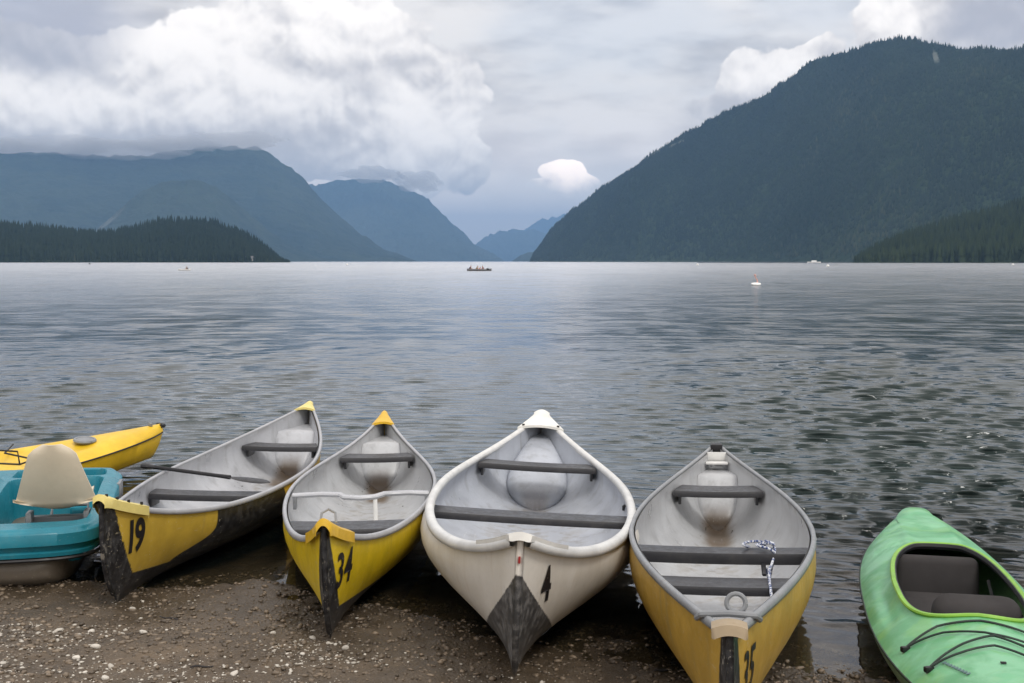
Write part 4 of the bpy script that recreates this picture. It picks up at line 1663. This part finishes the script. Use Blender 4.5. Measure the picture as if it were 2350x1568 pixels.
# ------------------------------------------------------------------ far things on the water
def person(loc, rz, top, label, lower=None, scale=1., lean=.1, arms=.35):
    """seated figure grown with a skin modifier: one continuous body; vest and hair as children"""
    root = empty('person', loc, rz)
    tag(root, label, 'person')
    V = [(0, 0, .10), (0, .02, .30), (0, .04 + lean * .3, .50), (0, .05 + lean * .5, .62), (0, .06 + lean * .6, .70), (0, .08 + lean * .6, .80),
         (-.10, .0, .10), (-.14, .38, .22), (-.13, .62, .0), (.10, .0, .10), (.14, .38, .22), (.13, .62, .0),
         (-.19, .05 + lean * .3, .52), (-.25, .15, .34), (-.16, arms, .36), (.19, .05 + lean * .3, .52), (.25, .15, .34), (.16, arms, .36)]
    E_ = [(0, 1), (1, 2), (2, 3), (3, 4), (4, 5), (0, 6), (6, 7), (7, 8), (0, 9), (9, 10), (10, 11), (2, 12), (12, 13), (13, 14), (2, 15), (15, 16), (16, 17)]
    Rr = [.15, .15, .17, .07, .095, .085, .11, .075, .05, .11, .075, .05, .07, .05, .035, .07, .05, .035]
    V = [tuple(c * scale for c in v) for v in V]

    def skin(name, vs, es, rs_, mt, sub=1):
        me = bpy.data.meshes.new(name)
        me.from_pydata(vs, es, [])
        o = link(bpy.data.objects.new(name, me))
        md = o.modifiers.new('s', 'SKIN')
        for q, rr in zip(me.skin_vertices[0].data, rs_):
            q.radius = (rr * scale * 1.35, rr * scale * 1.35)
        me.skin_vertices[0].data[0].use_root = True
        sb = o.modifiers.new('d', 'SUBSURF')
        sb.levels = sub
        dg = bpy.context.evaluated_depsgraph_get()
        m2 = bpy.data.meshes.new_from_object(o.evaluated_get(dg))
        bpy.data.objects.remove(o)
        m2.materials.clear()
        m2.materials.append(mt)
        for f_ in m2.polygons:
            f_.use_smooth = True
        return link(bpy.data.objects.new(name, m2), root)
    skin('body', V, E_, Rr, M['skin'])
    skin('jacket', [V[0], V[1], V[2], V[12], V[13], V[15], V[16]], [(0, 1), (1, 2), (2, 3), (3, 4), (2, 5), (5, 6)], [.165, .175, .19, .09, .065, .09, .065], top)
    skin('hair', [(V[5][0], V[5][1] - .02 * scale, V[5][2] - .02 * scale), (V[5][0], V[5][1] - .015 * scale, V[5][2] + .05 * scale)], [(0, 1)], [.095, .085], M['hair'])
    return root


def small_hull(name, L, B, Hh, mat, root, seats=2):
    ns, nk = 25, 9
    V = []
    for i in range(ns):
        t = -1 + 2 * i / (ns - 1)
        b_ = B / 2 * (1 - abs(t) ** 2.4) + .01
        for j in range(nk):
            a_ = -math.pi / 2 + math.pi * j / (nk - 1)
            V.append((math.sin(a_) * b_, t * L / 2, -.08 + (Hh + .08 + .12 * t ** 4) * (1 - math.cos(a_) ** .6)))
    Fc = grid_faces(ns, nk).tolist()
    o = mesh_np(name, V, Fc, mat, root, True)
    md = o.modifiers.new('thickness', 'SOLIDIFY')
    md.thickness = .03
    for k in range(seats):
        MB().box((0, L * (-.28 + .56 * k / max(1, seats - 1)), Hh * .75), (B * .8, .22, .03), bev=.004).build('seat', M['seat'], root)


cn = empty('rowing_canoe', (-5.86, 214.9, 0), rz=math.pi / 2 + .06)
tag(cn, 'distant grey canoe carrying three people far out in the middle of the lake', 'canoe')
small_hull('hull', 4.4, .9, .34, M['alu'], cn, 3)
person((-7.55, 214.98, .12), math.pi * 1.5, M['navy'], 'person in dark blue at the left end of the distant canoe', lean=.2, arms=.5)
person((-6.35, 214.9, .08), math.pi * 1.5, M['khaki'], 'person in khaki sitting in the middle of the distant canoe', lean=.3)
person((-5.85, 214.9, .08), math.pi * 1.5, M['coral'], 'person in a coral vest crouched low in the distant canoe', scale=.78, lean=.3)
person((-5.15, 214.85, .08), math.pi * .5, M['mauve'], 'person in mauve on the right side of the distant canoe')
bg_ = MB().tube([(-4.6, 214.8, .26), (-4.35, 214.8, .34), (-4.1, 214.8, .30)], [.16, .19, .12], 10)
tag(bg_.build('gear_bag', M['darkcl']), 'dark gear bag in the right end of the distant canoe', 'bag')

rb = empty('rowing_boat', (-61.4, 225, 0), rz=math.pi / 2)
tag(rb, 'distant small pale boat with a dark figure, left part of the lake', 'boat')
small_hull('hull', 2.3, 1.0, .24, M['gunw'], rb, 2)
person((-60.9, 225, .06), math.pi * .5, M['darkcl'], 'person in dark clothes sitting low in the distant left boat', scale=.85)


def buoy(x, y, rad, mat, label, cat='buoy', post=False):
    root = empty('mooring_buoy', (x, y, 0))
    tag(root, label, cat, 'mooring buoys')
    bm = bmesh.new()
    bmesh.ops.create_icosphere(bm, subdivisions=3, radius=rad)
    for v in bm.verts:
        v.co.z = v.co.z * .85 + rad * .45
    me = bpy.data.meshes.new('float')
    bm.to_mesh(me)
    bm.free()
    for f_ in me.polygons:
        f_.use_smooth = True
    me.materials.append(mat)
    link(bpy.data.objects.new('float', me), root)
    MB().tube([(0, 0, rad * 1.25), (0, 0, rad * 1.5)], rad * .18, 8).build('mooring_eye', M['steel'], root)


buoy(-72.2, 525.7, .55, M['white'], 'white round buoy on the water below the left mountain slope')
buoy(81.3, 525.7, .55, M['white'], 'white round buoy below the middle of the right mountain')
buoy(103.7, 394, .50, M['white'], 'white round buoy below the start of the dark foothill, right')
buoy(219.5, 525.7, .55, M['white'], 'white round buoy nearest the right edge of the photo')
buoy(-238, 676, .55, M['darkcl'], 'small dark buoy near the left wooded shore')

fl = empty('bird_float', (17.18, 84.4, 0))
tag(fl, 'small white float with a slim curved pinkish post, right of centre', 'float')
bm = bmesh.new()
bmesh.ops.create_icosphere(bm, subdivisions=3, radius=.36)
for v in bm.verts:
    v.co.y *= .7
    v.co.z = v.co.z * .42 + .08 + .10 * max(0, abs(v.co.x) / .36 - .5)
me = bpy.data.meshes.new('body')
bm.to_mesh(me)
bm.free()
for f_ in me.polygons:
    f_.use_smooth = True
me.materials.append(M['white'])
link(bpy.data.objects.new('body', me), fl)
MB().tube([(.08, 0, .20), (.10, 0, .36), (.02, 0, .50), (-.06, 0, .60), (-.02, 0, .74), (-.08, 0, .78), (-.16, 0, .72)], [.055, .045, .04, .045, .05, .06, .03], 8, up=(0, 1, 0)).build('curved_neck', M['pink'], fl)


def cottage(px, dist, w, d, h, label, rz=0.):
    x = (px - 1175) / F * dist
    root = empty('lakeside_house', (x, dist, .8), rz)
    tag(root, label, 'house', 'houses on the far left shore')
    MB().box((0, 0, h / 2 - 1), (w, d, h + 2)).build('wall', M['wall'], root, False)
    MB().add([(-w * .56, -d * .6, h * .97), (w * .56, -d * .6, h * .97), (w * .56, d * .6, h * .97), (-w * .56, d * .6, h * .97), (-w * .56, 0, h * 1.5), (w * .56, 0, h * 1.5)],
             [(0, 1, 5, 4), (2, 3, 4, 5), (0, 4, 3), (1, 2, 5), (3, 2, 1, 0)]).build('roof', M['roof'], root, False)
    for k in (-.28, .28):
        MB().box((w * k, -d / 2 - .02, h * .55), (w * .22, .08, h * .35)).build('window', M['glass'], root, False)


cottage(520, 1830, 9, 7, 5, 'pale house at the left edge of the cluster on the wooded far shore')
cottage(545, 1835, 7, 6, 4, 'smaller pale house right of the cluster middle on the wooded far shore', .3)
cottage(575, 1828, 12, 7, 6, 'wide pale house, the rightmost low on the wooded far shore', -.2)
mb_ = empty('moored_boat', (312, 1240, 0), rz=math.pi / 2)
tag(mb_, 'tiny pale motor boat moored off the right forested shore', 'boat')
small_hull('hull', 14, 3.5, 1.2, M['white'], mb_, 2)
MB().box((0, 0, 1.9), (2.4, 5, 1.4), bev=.2).build('cabin', M['white'], mb_)


# ------------------------------------------------------------------ pebbles
def pebbles(n, name, mat, smin, smax, keep, seed):
    r = np.random.default_rng(seed)
    x = r.uniform(-3.4, 3.2, n * 3)
    y = r.uniform(4.0, 7.0, n * 3)
    ok = keep(x, y, r) & (y < shore_y(x) + .35)
    x, y = x[ok][:n], y[ok][:n]
    n = len(x)
    bm = bmesh.new()
    bmesh.ops.create_icosphere(bm, subdivisions=1, radius=1)
    bv = np.array([v.co[:] for v in bm.verts])
    bm.verts.index_update()
    bf = np.array([[v.index for v in f.verts] for f in bm.faces])
    bm.free()
    s = smin * (smax / smin) ** (r.uniform(0, 1, n) ** 2.0)
    a = r.uniform(0, 6.28, n)
    sx, sy, sz = s * r.uniform(.8, 1.5, n), s * r.uniform(.6, 1.0, n), s * r.uniform(.30, .65, n)
    jit = 1 + r.uniform(-.22, .22, (n, len(bv), 1))
    P = bv[None] * jit
    X_, Y_, Z_ = P[..., 0] * sx[:, None], P[..., 1] * sy[:, None], P[..., 2] * sz[:, None]
    xx = x[:, None] + X_ * np.cos(a)[:, None] - Y_ * np.sin(a)[:, None]
    yy = y[:, None] + X_ * np.sin(a)[:, None] + Y_ * np.cos(a)[:, None]
    zz2 = ground_z(x, y)[:, None] + Z_ + (sz * .35)[:, None]
    Vv = np.stack([xx, yy, zz2], -1).reshape(-1, 3)
    Ff = (np.arange(n) * len(bv))[:, None, None] + bf[None]
    return mesh_np(name, Vv, Ff.reshape(-1, 3), mat, None, False, attr=np.repeat(r.uniform(0, 1, n), len(bv)))


def stone_mat(name, lo, hi, rough=.6):
    m, N, p, out = new_mat(name)
    at = N.n('ShaderNodeAttribute', attribute_name='var')
    a = X(at.outputs['Fac'], N)
    n = N.noise(obj_co(N), 60., 3.)
    N.put(p.inputs['Base Color'], N.mix(a * .75 + n * .25, lo, hi))
    p.inputs['Roughness'].default_value = rough
    return m


tag(pebbles(15000, 'gravel', stone_mat('brown_gravel', (.040, .030, .020), (.23, .175, .12), .5), .004, .018,
            lambda x, y, r: vnoise(x * 1.7, y * 1.7, 51) + r.uniform(-.5, .5, len(x)) > -.35, 1), kind='stuff')
PALE = lambda x, y, r: (vnoise(x * 2.3, y * 3.4, 61) * 1.5 + vnoise(x * 9, y * 12, 62) * .8 + .75 * (shore_y(x) - .85 - y) - .5 * np.clip(x - .3, 0, 1) + r.uniform(-.35, .35, len(x)) > .32) & (y < shore_y(x) - .25)
tag(pebbles(12000, 'pale_chips', stone_mat('pale_chips', (.22, .19, .15), (.66, .62, .54)), .0028, .011, PALE, 2), kind='stuff')

stone_m = stone_mat('pale_stone', (.34, .31, .26), (.66, .62, .55))
stone_meshes = []
for k in range(5):
    bm = bmesh.new()
    bmesh.ops.create_icosphere(bm, subdivisions=2, radius=1)
    for v in bm.verts:
        c = v.co
        v.co = c * (1 + .20 * math.sin(3 * c.x + k) * math.cos(2.5 * c.y + 2 * k) + random.uniform(-.06, .06))
    me = bpy.data.meshes.new('pebble')
    bm.to_mesh(me)
    bm.free()
    at_ = me.attributes.new('var', 'FLOAT', 'POINT')
    at_.data.foreach_set('value', np.full(len(me.vertices), .2 + .18 * k, dtype=np.float32))
    me.materials.append(stone_m)
    stone_meshes.append(me)
r_ = np.random.default_rng(5)
cx_, cy_ = r_.uniform(-2.9, 2.6, 3000), r_.uniform(4.1, 6.2, 3000)
okk = PALE(cx_, cy_, r_)
cx_, cy_ = cx_[okk][:110], cy_[okk][:110]
for i in range(len(cx_)):
    o = bpy.data.objects.new('pebble', stone_meshes[i % 5])
    s = float(r_.uniform(.008, .017))
    o.scale = (s * r_.uniform(.9, 1.4), s * .9, s * r_.uniform(.5, .8))
    o.rotation_euler = (r_.uniform(-.2, .2), r_.uniform(-.2, .2), r_.uniform(0, 6.2))
    o.location = (cx_[i], cy_[i], float(ground_z(cx_[i:i + 1], cy_[i:i + 1])[0]) + s * .25)
    link(o)
    tag(o, 'small pale pebble lying on the wet brown gravel beach', 'pebble', 'pale pebbles scattered on the beach')

for (x_, y_, a_, ln_, lab) in ((.62, 4.92, .5, .10, 'short dark twig on the wet gravel between the white canoe and the weathered yellow one'),
                               (-1.62, 5.55, 2.6, .13, 'thin brown twig on the gravel in front of the canoe numbered 19'),
                               (-1.25, 4.72, .2, .09, 'small dark twig among pale chips near the bottom edge, left of canoe 34')):
    z_ = float(ground_z(np.array([x_]), np.array([y_]))[0]) + .006
    pts_ = [(x_ + ln_ * (q - .5) * math.cos(a_) + .006 * math.sin(q * 9), y_ + ln_ * (q - .5) * math.sin(a_), z_ + .004 * math.sin(q * 6)) for q in np.linspace(0, 1, 7)]
    tag(MB().tube(pts_, [.003, .0045, .0045, .004, .004, .003, .002], 6).build('twig', M['brown']), lab, 'twig')

# ------------------------------------------------------------------ low cloud lying on the left summits
mc = bpy.data.materials.new('low_cloud')
mc.use_nodes = True
mc.node_tree.nodes.clear()
N = NT(mc.node_tree)
out_ = N.n('ShaderNodeOutputMaterial')
pv = N.n('ShaderNodeVolumePrincipled')
pv.inputs['Color'].default_value = (.97, .97, .98, 1)
pv.inputs['Density'].default_value = .0034
mc.node_tree.links.new(pv.outputs[0], out_.inputs['Volume'])
for (px, py, rx, ry, dist) in ((-60, 345, 170, 26, 8450), (110, 338, 190, 24, 8400), (290, 345, 150, 25, 8450), (400, 334, 110, 21, 8400), (530, 326, 120, 21, 8450), (860, 402, 75, 19, 13300), (960, 418, 55, 25, 13300)):
    k_ = dist / F
    bm = bmesh.new()
    bmesh.ops.create_icosphere(bm, subdivisions=4, radius=1)
    for v in bm.verts:
        c = v.co.copy()
        w_ = 1 + .16 * math.sin(5 * c.x + px) * math.cos(4 * c.z + py) + .08 * math.sin(11 * c.x + 7 * c.z + px)
        v.co = Vector((c.x * rx * k_, c.y * 190, c.z * ry * k_)) * w_
    me = bpy.data.meshes.new('low_cloud')
    bm.to_mesh(me)
    bm.free()
    me.materials.append(mc)
    o = link(bpy.data.objects.new('low_cloud', me))
    o.location = ((px - 1175) * k_, dist, (600 - py) * k_)
    tag(o, kind='stuff')

# ------------------------------------------------------------------ haze
HZ = 1
if HZ:
    m = bpy.data.materials.new('valley_haze')
    m.use_nodes = True
    m.node_tree.nodes.clear()
    N = NT(m.node_tree)
    out = N.n('ShaderNodeOutputMaterial')
    pv = N.n('ShaderNodeVolumePrincipled')
    pv.inputs['Color'].default_value = (.31, .57, 1.0, 1)
    pv.inputs['Density'].default_value = 7.7e-5
    pv.inputs['Anisotropy'].default_value = .2
    m.node_tree.links.new(pv.outputs[0], out.inputs['Volume'])
    b_ = MB().box((0, 14500, 568.5), (44000, 31000, 1143))
    hz = b_.build('haze', m, None, False)
    tag(hz, kind='stuff')

cy = scene.cycles
cy.volume_bounces = 0
cy.max_bounces = 8
cy.transparent_max_bounces = 16
